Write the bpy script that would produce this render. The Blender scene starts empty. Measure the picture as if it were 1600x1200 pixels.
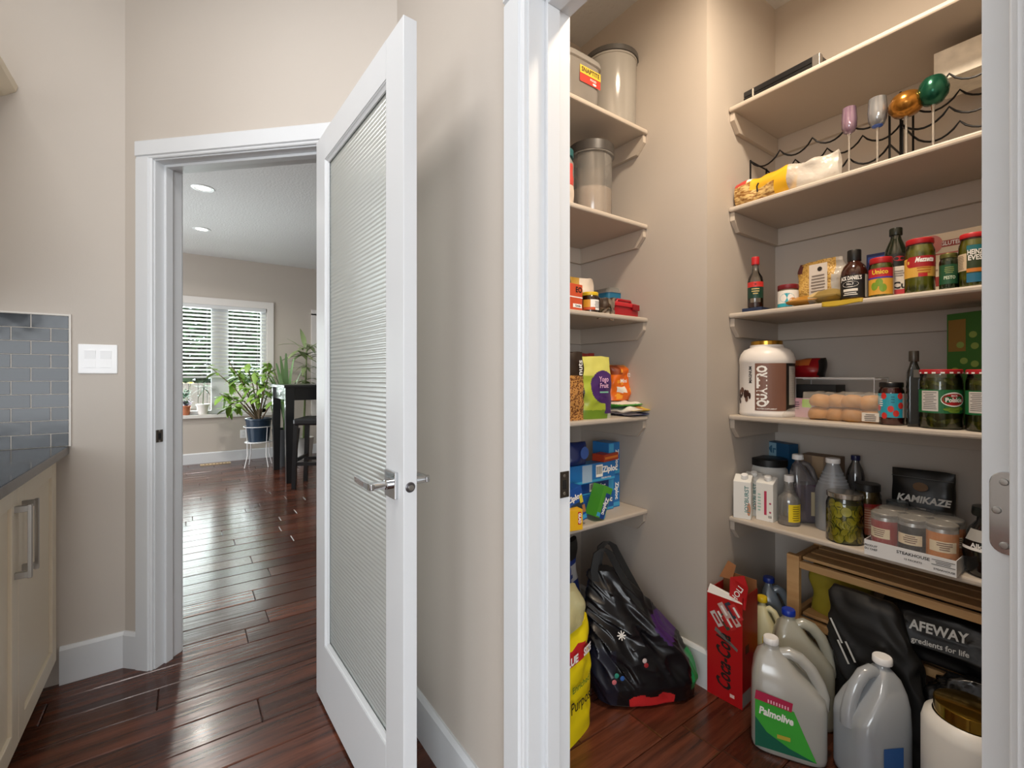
import bpy, bmesh, math, random
from mathutils import Vector, Matrix
from math import sin, cos, pi, radians as R, atan2, atan, hypot

# ---------------------------------------------------------------- camera, world, light, exposure
S = bpy.context.scene
COL = S.collection
F, CX, HY, CAMH, TH = 715.0, 800.0, 588.0, 1.17, R(54.4)
cam_d = bpy.data.cameras.new('camera'); cam = bpy.data.objects.new('camera', cam_d); COL.objects.link(cam)
cam_d.sensor_width = 36.0; cam_d.lens = F / 1600 * 36; cam_d.shift_y = -(600 - HY) / 1600
cam_d.clip_start = 0.02
cam.location = (0, 0, CAMH); cam.rotation_euler = (pi / 2, 0, TH); S.camera = cam
S.view_settings.view_transform = 'Standard'; S.view_settings.look = 'None'
S.view_settings.gamma = 1.0; S.view_settings.use_curve_mapping = False
S.view_settings.exposure = 0.0
S.cycles.use_denoising = True
S.cycles.max_bounces = 10; S.cycles.diffuse_bounces = 5; S.cycles.glossy_bounces = 4
S.cycles.transmission_bounces = 8; S.cycles.transparent_max_bounces = 16
S.cycles.sample_clamp_indirect = 8.0

W = bpy.data.worlds.new('sky'); S.world = W; W.use_nodes = True
bg = W.node_tree.nodes['Background']; bg.inputs[0].default_value = (0.86, 0.94, 1.0, 1); bg.inputs[1].default_value = 2.6

def area(name, loc, rot, sx, sy, power, color=(1, 1, 1), shape='RECTANGLE', spread=None):
    l = bpy.data.lights.new(name, 'AREA'); l.shape = shape; l.size = sx; l.size_y = sy
    l.energy = power; l.color = color
    if spread: l.spread = spread
    o = bpy.data.objects.new(name, l); COL.objects.link(o); o.location = loc; o.rotation_euler = rot
    return o
# daylight in the kitchen's window openings (behind the photographer) and in the dining room's window
area('kitchen_window_daylight', (1.2, -3.66, 1.5), (-pi / 2, 0, pi), 2.2, 1.5, 33, (0.95, 0.975, 1.0))
area('kitchen_side_daylight', (3.06, -1.7, 1.22), (0, pi / 2, 0), 2.2, 2.9, 108, (0.95, 0.975, 1.0))
area('dining_window_daylight', (-7.52, 0.05, 1.4), (0, -pi / 2, 0), 1.45, 2.0, 140, (0.96, 0.98, 1.0))
area('dining_fill_light', (-5.6, -3.06, 1.2), (-pi / 2, 0, pi), 2.2, 2.1, 95, (0.98, 0.985, 1.0))  # fill light in an added, unseen opening, brightens the dining room

# ---------------------------------------------------------------- pixel -> place helpers (a pixel and a plane give a point)
def ray(px):
    k = (px - CX) / F
    return (-sin(TH) + k * cos(TH), cos(TH) + k * sin(TH))       # world x, y per metre of depth
def at_y(px, y):
    d = ray(px); Z = y / d[1]; return d[0] * Z, y, Z
def at_x(px, x):
    d = ray(px); Z = x / d[0]; return x, d[1] * Z, Z
def at_z(px, py, z):
    Z = F * (z - CAMH) / (HY - py); d = ray(px); return d[0] * Z, d[1] * Z, Z
def zat(py, Z): return CAMH + (HY - py) * Z / F
def face(x, y): return atan2(-x, y)

# ---------------------------------------------------------------- materials
def lin(c):
    c = c / 255.0
    return c / 12.92 if c <= 0.04045 else ((c + 0.055) / 1.055) ** 2.4
def hexc(h):
    h = h.lstrip('#'); return tuple(lin(int(h[i:i + 2], 16)) for i in (0, 2, 4)) + (1,)
_M = {}
def mat(name):
    m = bpy.data.materials.new(name); m.use_nodes = True
    nt = m.node_tree; return m, nt, nt.nodes['Principled BSDF']
def P(h, rough=0.5, metal=0.0, coat=0.0, spec=None, emit=0.0, bump=0.0, bscale=60.0, var=0.0, trans=0.0, alpha=1.0, sub=0.0):
    key = (h, rough, metal, coat, spec, emit, bump, bscale, var, trans, alpha, sub)
    if key in _M: return _M[key]
    m, nt, b = mat('paint_' + h.strip('#'))
    b.inputs['Base Color'].default_value = hexc(h); b.inputs['Roughness'].default_value = rough
    b.inputs['Metallic'].default_value = metal; b.inputs['Coat Weight'].default_value = coat
    b.inputs['Transmission Weight'].default_value = trans; b.inputs['Alpha'].default_value = alpha
    if spec is not None: b.inputs['Specular IOR Level'].default_value = spec
    if emit:
        b.inputs['Emission Color'].default_value = hexc(h); b.inputs['Emission Strength'].default_value = emit
    if bump or var:
        tc = nt.nodes.new('ShaderNodeTexCoord'); n = nt.nodes.new('ShaderNodeTexNoise')
        n.inputs['Scale'].default_value = bscale; n.inputs['Detail'].default_value = 4
        nt.links.new(tc.outputs['Object'], n.inputs['Vector'])
        if bump:
            bp = nt.nodes.new('ShaderNodeBump'); bp.inputs['Strength'].default_value = bump; bp.inputs['Distance'].default_value = 0.004
            nt.links.new(n.outputs['Fac'], bp.inputs['Height']); nt.links.new(bp.outputs['Normal'], b.inputs['Normal'])
        if var:
            mx = nt.nodes.new('ShaderNodeMix'); mx.data_type = 'RGBA'; mx.blend_type = 'MULTIPLY'
            cr = nt.nodes.new('ShaderNodeMapRange'); cr.inputs[3].default_value = 1 - var; cr.inputs[4].default_value = 1 + var * 0.4
            cr.inputs[1].default_value = 0.3; cr.inputs[2].default_value = 0.7
            nt.links.new(n.outputs['Fac'], cr.inputs[0]); mx.inputs['Factor'].default_value = 1
            mx.inputs['A'].default_value = hexc(h); nt.links.new(cr.outputs[0], mx.inputs['B'])
            nt.links.new(mx.outputs['Result'], b.inputs['Base Color'])
    _M[key] = m; return m
def clear(h='FFFFFF', gloss=0.12, rough=0.06, milk=0.0, milk_h='E8E8E4'):
    """thin clear plastic or glass wall: see-through, with a sheen and optional milkiness"""
    key = ('clear', h, gloss, rough, milk, milk_h)
    if key in _M: return _M[key]
    m, nt, b = mat('clear_' + h); out = nt.nodes['Material Output']; nt.nodes.remove(b)
    t = nt.nodes.new('ShaderNodeBsdfTransparent'); t.inputs[0].default_value = hexc(h)
    g = nt.nodes.new('ShaderNodeBsdfGlossy'); g.inputs['Roughness'].default_value = rough
    lw = nt.nodes.new('ShaderNodeFresnel'); lw.inputs['IOR'].default_value = 1.45
    ad = nt.nodes.new('ShaderNodeMath'); ad.operation = 'ADD'; ad.use_clamp = True; ad.inputs[1].default_value = gloss * 0.4
    nt.links.new(lw.outputs[0], ad.inputs[0])
    mx = nt.nodes.new('ShaderNodeMixShader'); nt.links.new(ad.outputs[0], mx.inputs[0]); nt.links.new(g.outputs[0], mx.inputs[2])
    src = t.outputs[0]
    if milk:
        d = nt.nodes.new('ShaderNodeBsdfDiffuse'); d.inputs[0].default_value = hexc(milk_h)
        tr = nt.nodes.new('ShaderNodeBsdfTranslucent'); tr.inputs[0].default_value = hexc(milk_h)
        m2 = nt.nodes.new('ShaderNodeMixShader'); m2.inputs[0].default_value = 0.4
        nt.links.new(d.outputs[0], m2.inputs[1]); nt.links.new(tr.outputs[0], m2.inputs[2])
        m3 = nt.nodes.new('ShaderNodeMixShader'); m3.inputs[0].default_value = milk
        nt.links.new(t.outputs[0], m3.inputs[1]); nt.links.new(m2.outputs[0], m3.inputs[2]); src = m3.outputs[0]
    nt.links.new(src, mx.inputs[1]); nt.links.new(mx.outputs[0], out.inputs[0])
    _M[key] = m; return m
def film(h='FFFFFF', body=0.25, rough=0.15, bscale=25.0):
    """crinkled clear plastic film"""
    key = ('film', h, body, rough, bscale)
    if key in _M: return _M[key]
    m, nt, b = mat('film_' + h); out = nt.nodes['Material Output']
    b.inputs['Base Color'].default_value = hexc(h); b.inputs['Roughness'].default_value = rough
    tc = nt.nodes.new('ShaderNodeTexCoord'); n = nt.nodes.new('ShaderNodeTexNoise'); n.inputs['Scale'].default_value = bscale; n.inputs['Detail'].default_value = 5
    nt.links.new(tc.outputs['Object'], n.inputs['Vector'])
    bp = nt.nodes.new('ShaderNodeBump'); bp.inputs['Strength'].default_value = 0.9; bp.inputs['Distance'].default_value = 0.01
    nt.links.new(n.outputs['Fac'], bp.inputs['Height']); nt.links.new(bp.outputs['Normal'], b.inputs['Normal'])
    t = nt.nodes.new('ShaderNodeBsdfTransparent'); mx = nt.nodes.new('ShaderNodeMixShader'); mx.inputs[0].default_value = body
    nt.links.new(t.outputs[0], mx.inputs[1]); nt.links.new(b.outputs[0], mx.inputs[2]); nt.links.new(mx.outputs[0], out.inputs[0])
    _M[key] = m; return m
def speckle(h1, h2, scale, rough=0.5, thr=0.5, soft=0.05, bump=0.3, stretch=(1, 1, 1), kind='NOISE', metal=0.0):
    """two colours mixed by a noise: granite, pasta, flour print"""
    m, nt, b = mat('speckle_' + h1)
    tc = nt.nodes.new('ShaderNodeTexCoord'); mp = nt.nodes.new('ShaderNodeMapping'); mp.inputs['Scale'].default_value = stretch
    nt.links.new(tc.outputs['Object'], mp.inputs[0])
    if kind == 'VORONOI':
        n = nt.nodes.new('ShaderNodeTexVoronoi'); o = n.outputs['Distance']
    else:
        n = nt.nodes.new('ShaderNodeTexNoise'); n.inputs['Detail'].default_value = 5; o = n.outputs['Fac']
    n.inputs['Scale'].default_value = scale; nt.links.new(mp.outputs[0], n.inputs['Vector'])
    r = nt.nodes.new('ShaderNodeValToRGB'); r.color_ramp.elements[0].position = thr - soft; r.color_ramp.elements[1].position = thr + soft
    r.color_ramp.elements[0].color = hexc(h1); r.color_ramp.elements[1].color = hexc(h2)
    nt.links.new(o, r.inputs[0]); nt.links.new(r.outputs[0], b.inputs['Base Color'])
    b.inputs['Roughness'].default_value = rough; b.inputs['Metallic'].default_value = metal
    if bump:
        bp = nt.nodes.new('ShaderNodeBump'); bp.inputs['Strength'].default_value = bump; bp.inputs['Distance'].default_value = 0.003
        nt.links.new(o, bp.inputs['Height']); nt.links.new(bp.outputs['Normal'], b.inputs['Normal'])
    return m
def wood(name, h1, h2, rough=0.35, scale=14, stretch=(9, 0.7, 9), bump=0.25, rnd=0.35, coat=0.0):
    m, nt, b = mat(name)
    tc = nt.nodes.new('ShaderNodeTexCoord'); mp = nt.nodes.new('ShaderNodeMapping'); mp.inputs['Scale'].default_value = stretch
    oi = nt.nodes.new('ShaderNodeObjectInfo')
    ad = nt.nodes.new('ShaderNodeVectorMath'); ad.operation = 'ADD'
    sc = nt.nodes.new('ShaderNodeVectorMath'); sc.operation = 'SCALE'; sc.inputs['Scale'].default_value = 37.0
    cb = nt.nodes.new('ShaderNodeCombineXYZ')
    for i in range(3): nt.links.new(oi.outputs['Random'], cb.inputs[i])
    nt.links.new(cb.outputs[0], sc.inputs[0]); nt.links.new(tc.outputs['Object'], ad.inputs[0]); nt.links.new(sc.outputs[0], ad.inputs[1])
    nt.links.new(ad.outputs[0], mp.inputs[0])
    n = nt.nodes.new('ShaderNodeTexNoise'); n.inputs['Scale'].default_value = scale * 0.2; n.inputs['Detail'].default_value = 8; n.inputs['Roughness'].default_value = 0.65
    nt.links.new(mp.outputs[0], n.inputs['Vector'])
    r = nt.nodes.new('ShaderNodeValToRGB'); r.color_ramp.elements[0].position = 0.3; r.color_ramp.elements[1].position = 0.72
    r.color_ramp.elements[0].color = hexc(h1); r.color_ramp.elements[1].color = hexc(h2); nt.links.new(n.outputs['Fac'], r.inputs[0])
    mr = nt.nodes.new('ShaderNodeMapRange'); mr.inputs[3].default_value = 1 - rnd; mr.inputs[4].default_value = 1 + rnd
    nt.links.new(oi.outputs['Random'], mr.inputs[0])
    mx = nt.nodes.new('ShaderNodeMix'); mx.data_type = 'RGBA'; mx.blend_type = 'MULTIPLY'; mx.inputs['Factor'].default_value = 1
    nt.links.new(r.outputs[0], mx.inputs['A']); nt.links.new(mr.outputs[0], mx.inputs['B']); nt.links.new(mx.outputs['Result'], b.inputs['Base Color'])
    n2 = nt.nodes.new('ShaderNodeTexNoise'); n2.inputs['Scale'].default_value = scale * 0.35; n2.inputs['Detail'].default_value = 3
    nt.links.new(mp.outputs[0], n2.inputs['Vector'])
    bp = nt.nodes.new('ShaderNodeBump'); bp.inputs['Strength'].default_value = bump; bp.inputs['Distance'].default_value = 0.004
    nt.links.new(n2.outputs['Fac'], bp.inputs['Height']); nt.links.new(bp.outputs['Normal'], b.inputs['Normal'])
    b.inputs['Roughness'].default_value = rough; b.inputs['Coat Weight'].default_value = coat; b.inputs['Coat Roughness'].default_value = 0.12
    return m

# ---------------------------------------------------------------- geometry: every helper returns (verts, faces)
def box(x0, y0, z0, x1, y1, z1):
    v = [(x0, y0, z0), (x1, y0, z0), (x1, y1, z0), (x0, y1, z0), (x0, y0, z1), (x1, y0, z1), (x1, y1, z1), (x0, y1, z1)]
    return v, [(0, 3, 2, 1), (4, 5, 6, 7), (0, 1, 5, 4), (1, 2, 6, 5), (2, 3, 7, 6), (3, 0, 4, 7)]
def cbox(w, d, h, x=0, y=0, z=0): return box(x - w / 2, y - d / 2, z, x + w / 2, y + d / 2, z + h)
def join(*gs):
    V, Fc = [], []
    for v, f in gs:
        n = len(V); V += list(v); Fc += [tuple(i + n for i in q) for q in f]
    return V, Fc
def xf(g, M):
    return [tuple(M @ Vector(p)) for p in g[0]], g[1]
def mv(g, x=0, y=0, z=0): return [(p[0] + x, p[1] + y, p[2] + z) for p in g[0]], g[1]
def rot(g, ang, axis='Z', c=(0, 0, 0)):
    M = Matrix.Translation(c) @ Matrix.Rotation(ang, 4, axis) @ Matrix.Translation(-Vector(c)); return xf(g, M)
def prism(poly, z0, z1):
    n = len(poly); v = [(x, y, z0) for x, y in poly] + [(x, y, z1) for x, y in poly]
    f = [tuple(range(n - 1, -1, -1)), tuple(range(n, 2 * n))] + [(i, (i + 1) % n, (i + 1) % n + n, i + n) for i in range(n)]
    return v, f
def ext_x(poly, x0, x1):      # poly in (y, z)
    g = prism(poly, x0, x1); return [(z, x, y) for x, y, z in g[0]], g[1]
def ext_y(poly, y0, y1):      # poly in (x, z)
    g = prism(poly, y0, y1); return [(x, z, y) for x, y, z in g[0]], [tuple(reversed(q)) for q in g[1]]
def lathe(prof, n=28, a0=0.0, a1=2 * pi):
    full = abs(a1 - a0 - 2 * pi) < 1e-6; m = n if full else n + 1
    V, Fc = [], []; rows = []
    for r, z in prof:
        if r < 1e-6: V.append((0, 0, z)); rows.append([len(V) - 1])
        else:
            row = []
            for i in range(m):
                a = a0 + (a1 - a0) * i / n; V.append((r * cos(a), r * sin(a), z)); row.append(len(V) - 1)
            rows.append(row)
    for A, B in zip(rows, rows[1:]):
        for i in range(n):
            j = (i + 1) % m
            if len(A) == 1 and len(B) == 1: continue
            if len(A) == 1: Fc.append((A[0], B[j], B[i]))
            elif len(B) == 1: Fc.append((A[i], A[j], B[0]))
            else: Fc.append((A[i], A[j], B[j], B[i]))
    return V, Fc
def tube(pts, r, n=8, closed=False):
    pts = [Vector(p) for p in pts]; V, Fc = [], []; N = len(pts); rr = r if isinstance(r, (list, tuple)) else [r] * N
    up = None
    for i, p in enumerate(pts):
        if closed: t = pts[(i + 1) % N] - pts[i - 1]
        else: t = pts[min(i + 1, N - 1)] - pts[max(i - 1, 0)]
        t = t.normalized() if t.length > 1e-9 else Vector((0, 0, 1))
        if up is None: up = t.orthogonal().normalized()
        else:
            up = up - t * up.dot(t); up = up.normalized() if up.length > 1e-6 else t.orthogonal().normalized()
        s = t.cross(up)
        for k in range(n):
            a = 2 * pi * k / n; q = p + (up * cos(a) + s * sin(a)) * rr[i]; V.append(tuple(q))
    for i in range(N if closed else N - 1):
        j = (i + 1) % N
        for k in range(n):
            l = (k + 1) % n; Fc.append((i * n + k, i * n + l, j * n + l, j * n + k))
    if not closed:
        Fc.append(tuple(range(n - 1, -1, -1))); Fc.append(tuple(range((N - 1) * n, N * n)))
    return V, Fc
def loft(rings, caps=True):
    n = len(rings[0]); V = [tuple(p) for r in rings for p in r]; Fc = []
    for i in range(len(rings) - 1):
        for k in range(n):
            l = (k + 1) % n; Fc.append((i * n + k, i * n + l, (i + 1) * n + l, (i + 1) * n + k))
    if caps: Fc.append(tuple(range(n - 1, -1, -1))); Fc.append(tuple(range((len(rings) - 1) * n, len(rings) * n)))
    return V, Fc
def surf(fn, nu, nv):
    V = [fn(i / nu, j / nv) for j in range(nv + 1) for i in range(nu + 1)]
    return V, [(j * (nu + 1) + i, j * (nu + 1) + i + 1, (j + 1) * (nu + 1) + i + 1, (j + 1) * (nu + 1) + i) for j in range(nv) for i in range(nu)]
def superring(w, d, z, e=4.0, n=32, x=0, y=0):
    out = []
    for k in range(n):
        a = 2 * pi * k / n; c, s = cos(a), sin(a)
        out.append((x + w / 2 * math.copysign(abs(c) ** (2 / e), c), y + d / 2 * math.copysign(abs(s) ** (2 / e), s), z))
    return out

def mesh(name, g, m, smooth=None):
    me = bpy.data.meshes.new(name); me.from_pydata(g[0], [], g[1]); me.update()
    bm = bmesh.new(); bm.from_mesh(me); bmesh.ops.recalc_face_normals(bm, faces=bm.faces); bm.to_mesh(me); bm.free()
    for x in (m if isinstance(m, (list, tuple)) else [m]): me.materials.append(x)
    if smooth:
        for p in me.polygons: p.use_smooth = True
        me.set_sharp_from_angle(angle=R(smooth))
    return me
def O(name, g, m, parent=None, loc=None, rz=0.0, smooth=None, bev=0.0, sub=0):
    ob = bpy.data.objects.new(name, mesh(name, g, m, smooth)); COL.objects.link(ob)
    if loc is not None: ob.location = loc
    if rz: ob.rotation_euler = (0, 0, rz)
    if parent: ob.parent = parent
    if bev:
        b = ob.modifiers.new('edge', 'BEVEL'); b.width = bev; b.segments = 2; b.limit_method = 'ANGLE'; b.angle_limit = R(40)
    if sub:
        b = ob.modifiers.new('soft', 'SUBSURF'); b.levels = sub; b.render_levels = sub
    return ob
def thing(name, label, cat, loc=(0, 0, 0), rz=0.0, group=None):
    o = bpy.data.objects.new(name, None); COL.objects.link(o); o.location = loc; o.rotation_euler = (0, 0, rz); o.empty_display_size = 0.05
    o['label'] = label; o['category'] = cat
    if group: o['group'] = group
    return o
def tag(o, label, cat, group=None):
    o['label'] = label; o['category'] = cat
    if group: o['group'] = group
    return o
def root(name, loc=(0, 0, 0), rz=0.0, label=None):
    o = bpy.data.objects.new(name, None); COL.objects.link(o); o.location = loc; o.rotation_euler = (0, 0, rz); o.empty_display_size = 0.05
    o['kind'] = 'structure'
    if label: o['label'] = label
    return o
def struct(name, g, m, label=None, cat=None, **k):
    o = O(name, g, m, **k); o['kind'] = 'structure'
    if label: o['label'] = label
    if cat: o['category'] = cat
    return o

# ---- lettering: built-in font turned to mesh, laid flat on a face or wrapped round a cylinder
_T = {}
def glyphs(s, size, bold=0.0):
    key = (s, size, bold)
    if key not in _T:
        c = bpy.data.curves.new('lettering', 'FONT'); c.body = s; c.size = size; c.align_x = 'CENTER'; c.align_y = 'CENTER'
        c.resolution_u = 2; c.offset = bold * size; c.fill_mode = 'FRONT'
        o = bpy.data.objects.new('lettering', c); me = bpy.data.meshes.new_from_object(o)
        _T[key] = ([tuple(v.co) for v in me.vertices], [tuple(p.vertices) for p in me.polygons])
        bpy.data.objects.remove(o); bpy.data.curves.remove(c); bpy.data.meshes.remove(me)
    return _T[key]
def flat_text(parent, s, h, org, right, up, m, width=None, bold=0.02, off=0.0006, slant=0.0, name='lettering'):
    g = glyphs(s, h / 0.7, bold); right = Vector(right).normalized(); up = Vector(up).normalized(); nrm = right.cross(up); org = Vector(org)
    sx = 1.0
    if width:
        w = max(p[0] for p in g[0]) - min(p[0] for p in g[0]); sx = width / w if w > 0 else 1
    V = [tuple(org + right * (p[0] * sx + slant * p[1]) + up * p[1] + nrm * off) for p in g[0]]
    me = bpy.data.meshes.new(name); me.from_pydata(V, [], g[1]); me.update(); me.materials.append(m)
    ob = bpy.data.objects.new(name, me); COL.objects.link(ob); ob.parent = parent; return ob
def wrap_text(parent, s, h, rad, z, m, ang=0.0, width=None, bold=0.02, off=0.0007, vert=0, cx=0, cy=0, slant=0.0):
    """lettering round a cylinder about the local z axis; ang measured from local -Y, positive to the viewer's right"""
    g = glyphs(s, h / 0.7, bold); xs = [p[0] for p in g[0]]; sx = 1.0
    if width: sx = width / (max(xs) - min(xs))
    V = []
    for p in g[0]:
        x, y = p[0] * sx + slant * p[1], p[1]
        if vert: x, y = -y * vert, x * vert
        a = -pi / 2 + ang + x / rad; V.append((cx + (rad + off) * cos(a), cy + (rad + off) * sin(a), z + y))
    me = bpy.data.meshes.new('lettering'); me.from_pydata(V, [], g[1]); me.update(); me.materials.append(m)
    ob = bpy.data.objects.new('lettering', me); COL.objects.link(ob); ob.parent = parent; return ob
def band(rad, z0, z1, a0, a1, n=20, off=0.0004):
    """piece of a label on a cylinder; angles from local -Y"""
    return surf(lambda u, v: ((rad + off) * cos(-pi / 2 + a0 + (a1 - a0) * u), (rad + off) * sin(-pi / 2 + a0 + (a1 - a0) * u), z0 + (z1 - z0) * v), n, 1)
def disc(rad, z_c, ang_c, rx, rz, off=0.0006, n=20):
    """oval print on a cylinder"""
    V = [((rad + off) * cos(-pi / 2 + ang_c), (rad + off) * sin(-pi / 2 + ang_c), z_c)]
    for k in range(n):
        a = 2 * pi * k / n; t = -pi / 2 + ang_c + rx * cos(a) / rad; V.append(((rad + off) * cos(t), (rad + off) * sin(t), z_c + rz * sin(a)))
    return V, [(0, k + 1, (k + 1) % n + 1) for k in range(n)]
def quad(org, right, up, w, h, off=0.0004):
    org = Vector(org); r = Vector(right).normalized(); u = Vector(up).normalized(); n = r.cross(u)
    return [tuple(org + r * (sx * w / 2) + u * (sy * h / 2) + n * off) for sx, sy in ((-1, -1), (1, -1), (1, 1), (-1, 1))], [(0, 1, 2, 3)]
def oval(org, right, up, w, h, off=0.0005, n=24):
    org = Vector(org); r = Vector(right).normalized(); u = Vector(up).normalized(); nn = r.cross(u)
    return [tuple(org + r * (w / 2 * cos(2 * pi * k / n)) + u * (h / 2 * sin(2 * pi * k / n)) + nn * off) for k in range(n)], [tuple(range(n))]
# ---------------------------------------------------------------- surfaces of the place
WALL = P('BFB6AC', 0.62, bump=0.05, bscale=220)
WHITE = P('D4D6D8', 0.38)
SHELFP = P('BDB2A5', 0.5)
CEILP = P('D2D2D2', 0.9, bump=0.8, bscale=55)
FLOORW = wood('floor_wood', '28140F', '6A3B29', rough=0.22, scale=16, stretch=(10, 0.6, 10), bump=0.32, rnd=0.38, coat=0.12)
GROOVE = P('140A08', 0.7)
CHROME = P('C8CACC', 0.1, metal=1.0); NICKEL = P('A9A6A1', 0.3, metal=1.0); DARKM = P('3A3A3A', 0.35, metal=1.0)
CREAM = P('DCD0BA', 0.4)
CEIL = 2.80
XW, YC0 = -2.417, -0.195          # kitchen wall with the tiles; its corner with the angled wall
Y3, YP = 0.628, 0.752             # kitchen face and pantry face of the pantry wall
X3 = XW + (Y3 - YC0)              # where the angled wall meets the pantry wall
XJL, XJR = -0.812, -0.072         # pantry door jambs
KX, KY = -0.973, 1.598            # outside corner in the pantry
PXL, PYB, PXR = -1.646, 2.136, 0.06
XF = -7.43                        # dining-room window wall

# floor: dark base with every board laid on it
fl = root('floor', label='dark red-brown hand-scraped hardwood floor')
O('subfloor', join(box(-7.6, -3.8, -0.05, 3.2, 4.2, -0.012)), GROOVE, fl)
def plank_mesh(w, L, c=0.0035, t=0.012):
    x, y = w / 2, L / 2
    v = [(-x, -y, -t), (x, -y, -t), (x, y, -t), (-x, y, -t), (-x, -y, -c), (x, -y, -c), (x, y, -c), (-x, y, -c),
         (-x + c, -y + c, 0), (x - c, -y + c, 0), (x - c, y - c, 0), (-x + c, y - c, 0)]
    f = [(8, 9, 10, 11)] + [(a, (a + 1) % 4, (a + 1) % 4 + 4, a + 4) for a in range(4)] + [(a + 4, (a + 1) % 4 + 4, (a + 1) % 4 + 8, a + 8) for a in range(4)]
    return v, f
rnd = random.Random(11); PW = 0.1385; LENS = [0.38, 0.55, 0.72, 0.9, 1.1, 1.3, 1.6]
PM = {L: mesh('plank', plank_mesh(PW - 0.0012, L - 0.0012), FLOORW) for L in LENS}
i = 0; x = -7.43 + PW / 2
fill = []
while x < 3.1:
    y = -1.35 - rnd.random() * 0.9
    if x > 0.25: y = 9
    y_end = 2.3 if x < -1.7 else 2.1
    lo = -3.7
    if y < 9:
        fill.append(mv(plank_mesh(PW - 0.0012, y + 3.7), x, (y - 3.7) / 2, 0))
        while y < y_end:
            L = rnd.choice(LENS); o = bpy.data.objects.new('plank', PM[L]); COL.objects.link(o); o.parent = fl
            o.location = (x, y + L / 2, rnd.uniform(-0.0006, 0.0006)); y += L
    else: y = -3.7
    if y < 4.1: fill.append(mv(plank_mesh(PW - 0.0012, 4.1 - y), x, (y + 4.1) / 2, 0))
    x += PW
o = O('outlying_planks', join(*fill), FLOORW, fl); o['kind'] = 'stuff'

struct('ceiling', box(-7.6, -3.8, CEIL, 3.2, 4.2, CEIL + 0.1), CEILP, 'pale textured ceiling')
T = 0.12
struct('wall_tile_side', box(XW - T, -3.7, 0, XW, YC0, CEIL), WALL, 'greige painted kitchen wall with light switch')
# angled wall with the doorway (local x runs along the wall from the corner)
D0, D1, DH = 0.142, 0.886, 2.032
LEN2 = (X3 - XW) * math.sqrt(2)
TJ = 0.122
g = join(box(0, 0, 0, D0 - 0.018, TJ, CEIL), box(D1 + 0.018, 0, 0, LEN2, TJ, CEIL), box(D0 - 0.018, 0, DH + 0.018, D1 + 0.018, TJ, CEIL),
         prism([(0, 0), (0, TJ), (-TJ * 0.5, TJ)], 0, CEIL))
struct('wall_angled', g, WALL, 'short angled greige wall around the open doorway', loc=(XW, YC0, 0), rz=pi / 4)
struct('wall_pantry_front', join(box(X3 - 0.05, Y3, 0, XJL - 0.018, YP, CEIL), box(XJR + 0.018, Y3, 0, 3.1, YP, CEIL), box(XJL - 0.018, Y3, 2.05, XJR + 0.018, YP, CEIL)),
       WALL, 'greige wall between the glass door and the pantry')
struct('wall_pantry_side', box(PXL - T, YP - 0.05, 0, PXL, KY, CEIL), WALL, 'greige pantry wall behind the narrow shelves')
struct('wall_pantry_corner', box(PXL - T, KY, 0, KX, PYB + T, CEIL), WALL, 'greige pantry wall block with an outside corner')
struct('wall_pantry_back', box(KX, PYB, 0, PXR + T, PYB + T, CEIL), WALL, 'greige pantry wall behind the wide shelves')
struct('wall_pantry_right', box(PXR, YP, 0, PXR + T, PYB, CEIL), WALL)
struct('wall_back', join(box(XW, -1.12, 0, -1.25, -1.0, CEIL), box(-1.37, -3.7, 0, -1.25, -1.12, CEIL)), WALL)
struct('wall_kitchen_window', join(box(-1.37, -3.8, 0, 0.05, -3.7, CEIL), box(2.35, -3.8, 0, 3.1, -3.7, CEIL), box(0.05, -3.8, 0, 2.35, -3.7, 0.72), box(0.05, -3.8, 2.28, 2.35, -3.7, CEIL)), WALL)
struct('wall_kitchen_side', join(box(3.1, -3.8, 0, 3.2, -3.2, CEIL), box(3.1, -0.2, 0, 3.2, YP, CEIL), box(3.1, -3.2, 2.36, 3.2, -0.2, CEIL), box(3.1, -3.2, 0, 3.2, -0.2, 0.08)), WALL)
# dining room
WY0, WY1 = -1.05, at_x(417, XF)[1]                 # window opening
Zw = at_x(400, XF)[2]
WZ0, WZ1 = 0.655, 2.14
W2Y0 = at_x(490, XF)[1]
struct('wall_window_side', join(box(XF - T, -3.1, 0, XF, WY0, CEIL), box(XF - T, WY1, 0, XF, W2Y0 + 0.05, CEIL), box(XF - T, W2Y0 + 0.05, 0, XF, 4.1, 0.6), box(XF - T, W2Y0 + 0.05, 2.1, XF, 4.1, CEIL),
       box(XF - T, 3.4, 0.6, XF, 4.1, 2.1), box(XF - T, WY0, 0, XF, WY1, WZ0), box(XF - T, WY0, WZ1, XF, WY1, CEIL)), WALL, 'taupe dining room wall with the window')
struct('wall_dining_gap', join(box(XF, -3.2, 0, -6.8, -3.1, CEIL), box(-4.4, -3.2, 0, XW, -3.1, CEIL), box(-6.8, -3.2, 2.3, -4.4, -3.1, CEIL)), WALL)  # unseen wall, its gap added for the dining fill light
struct('wall_dining_end', join(box(XF, 4.1, 0, -1.7, 4.2, CEIL), box(PXL - T - 0.02, PYB, 0, PXL - T + 0.1, 4.1, CEIL)), WALL)

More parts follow.
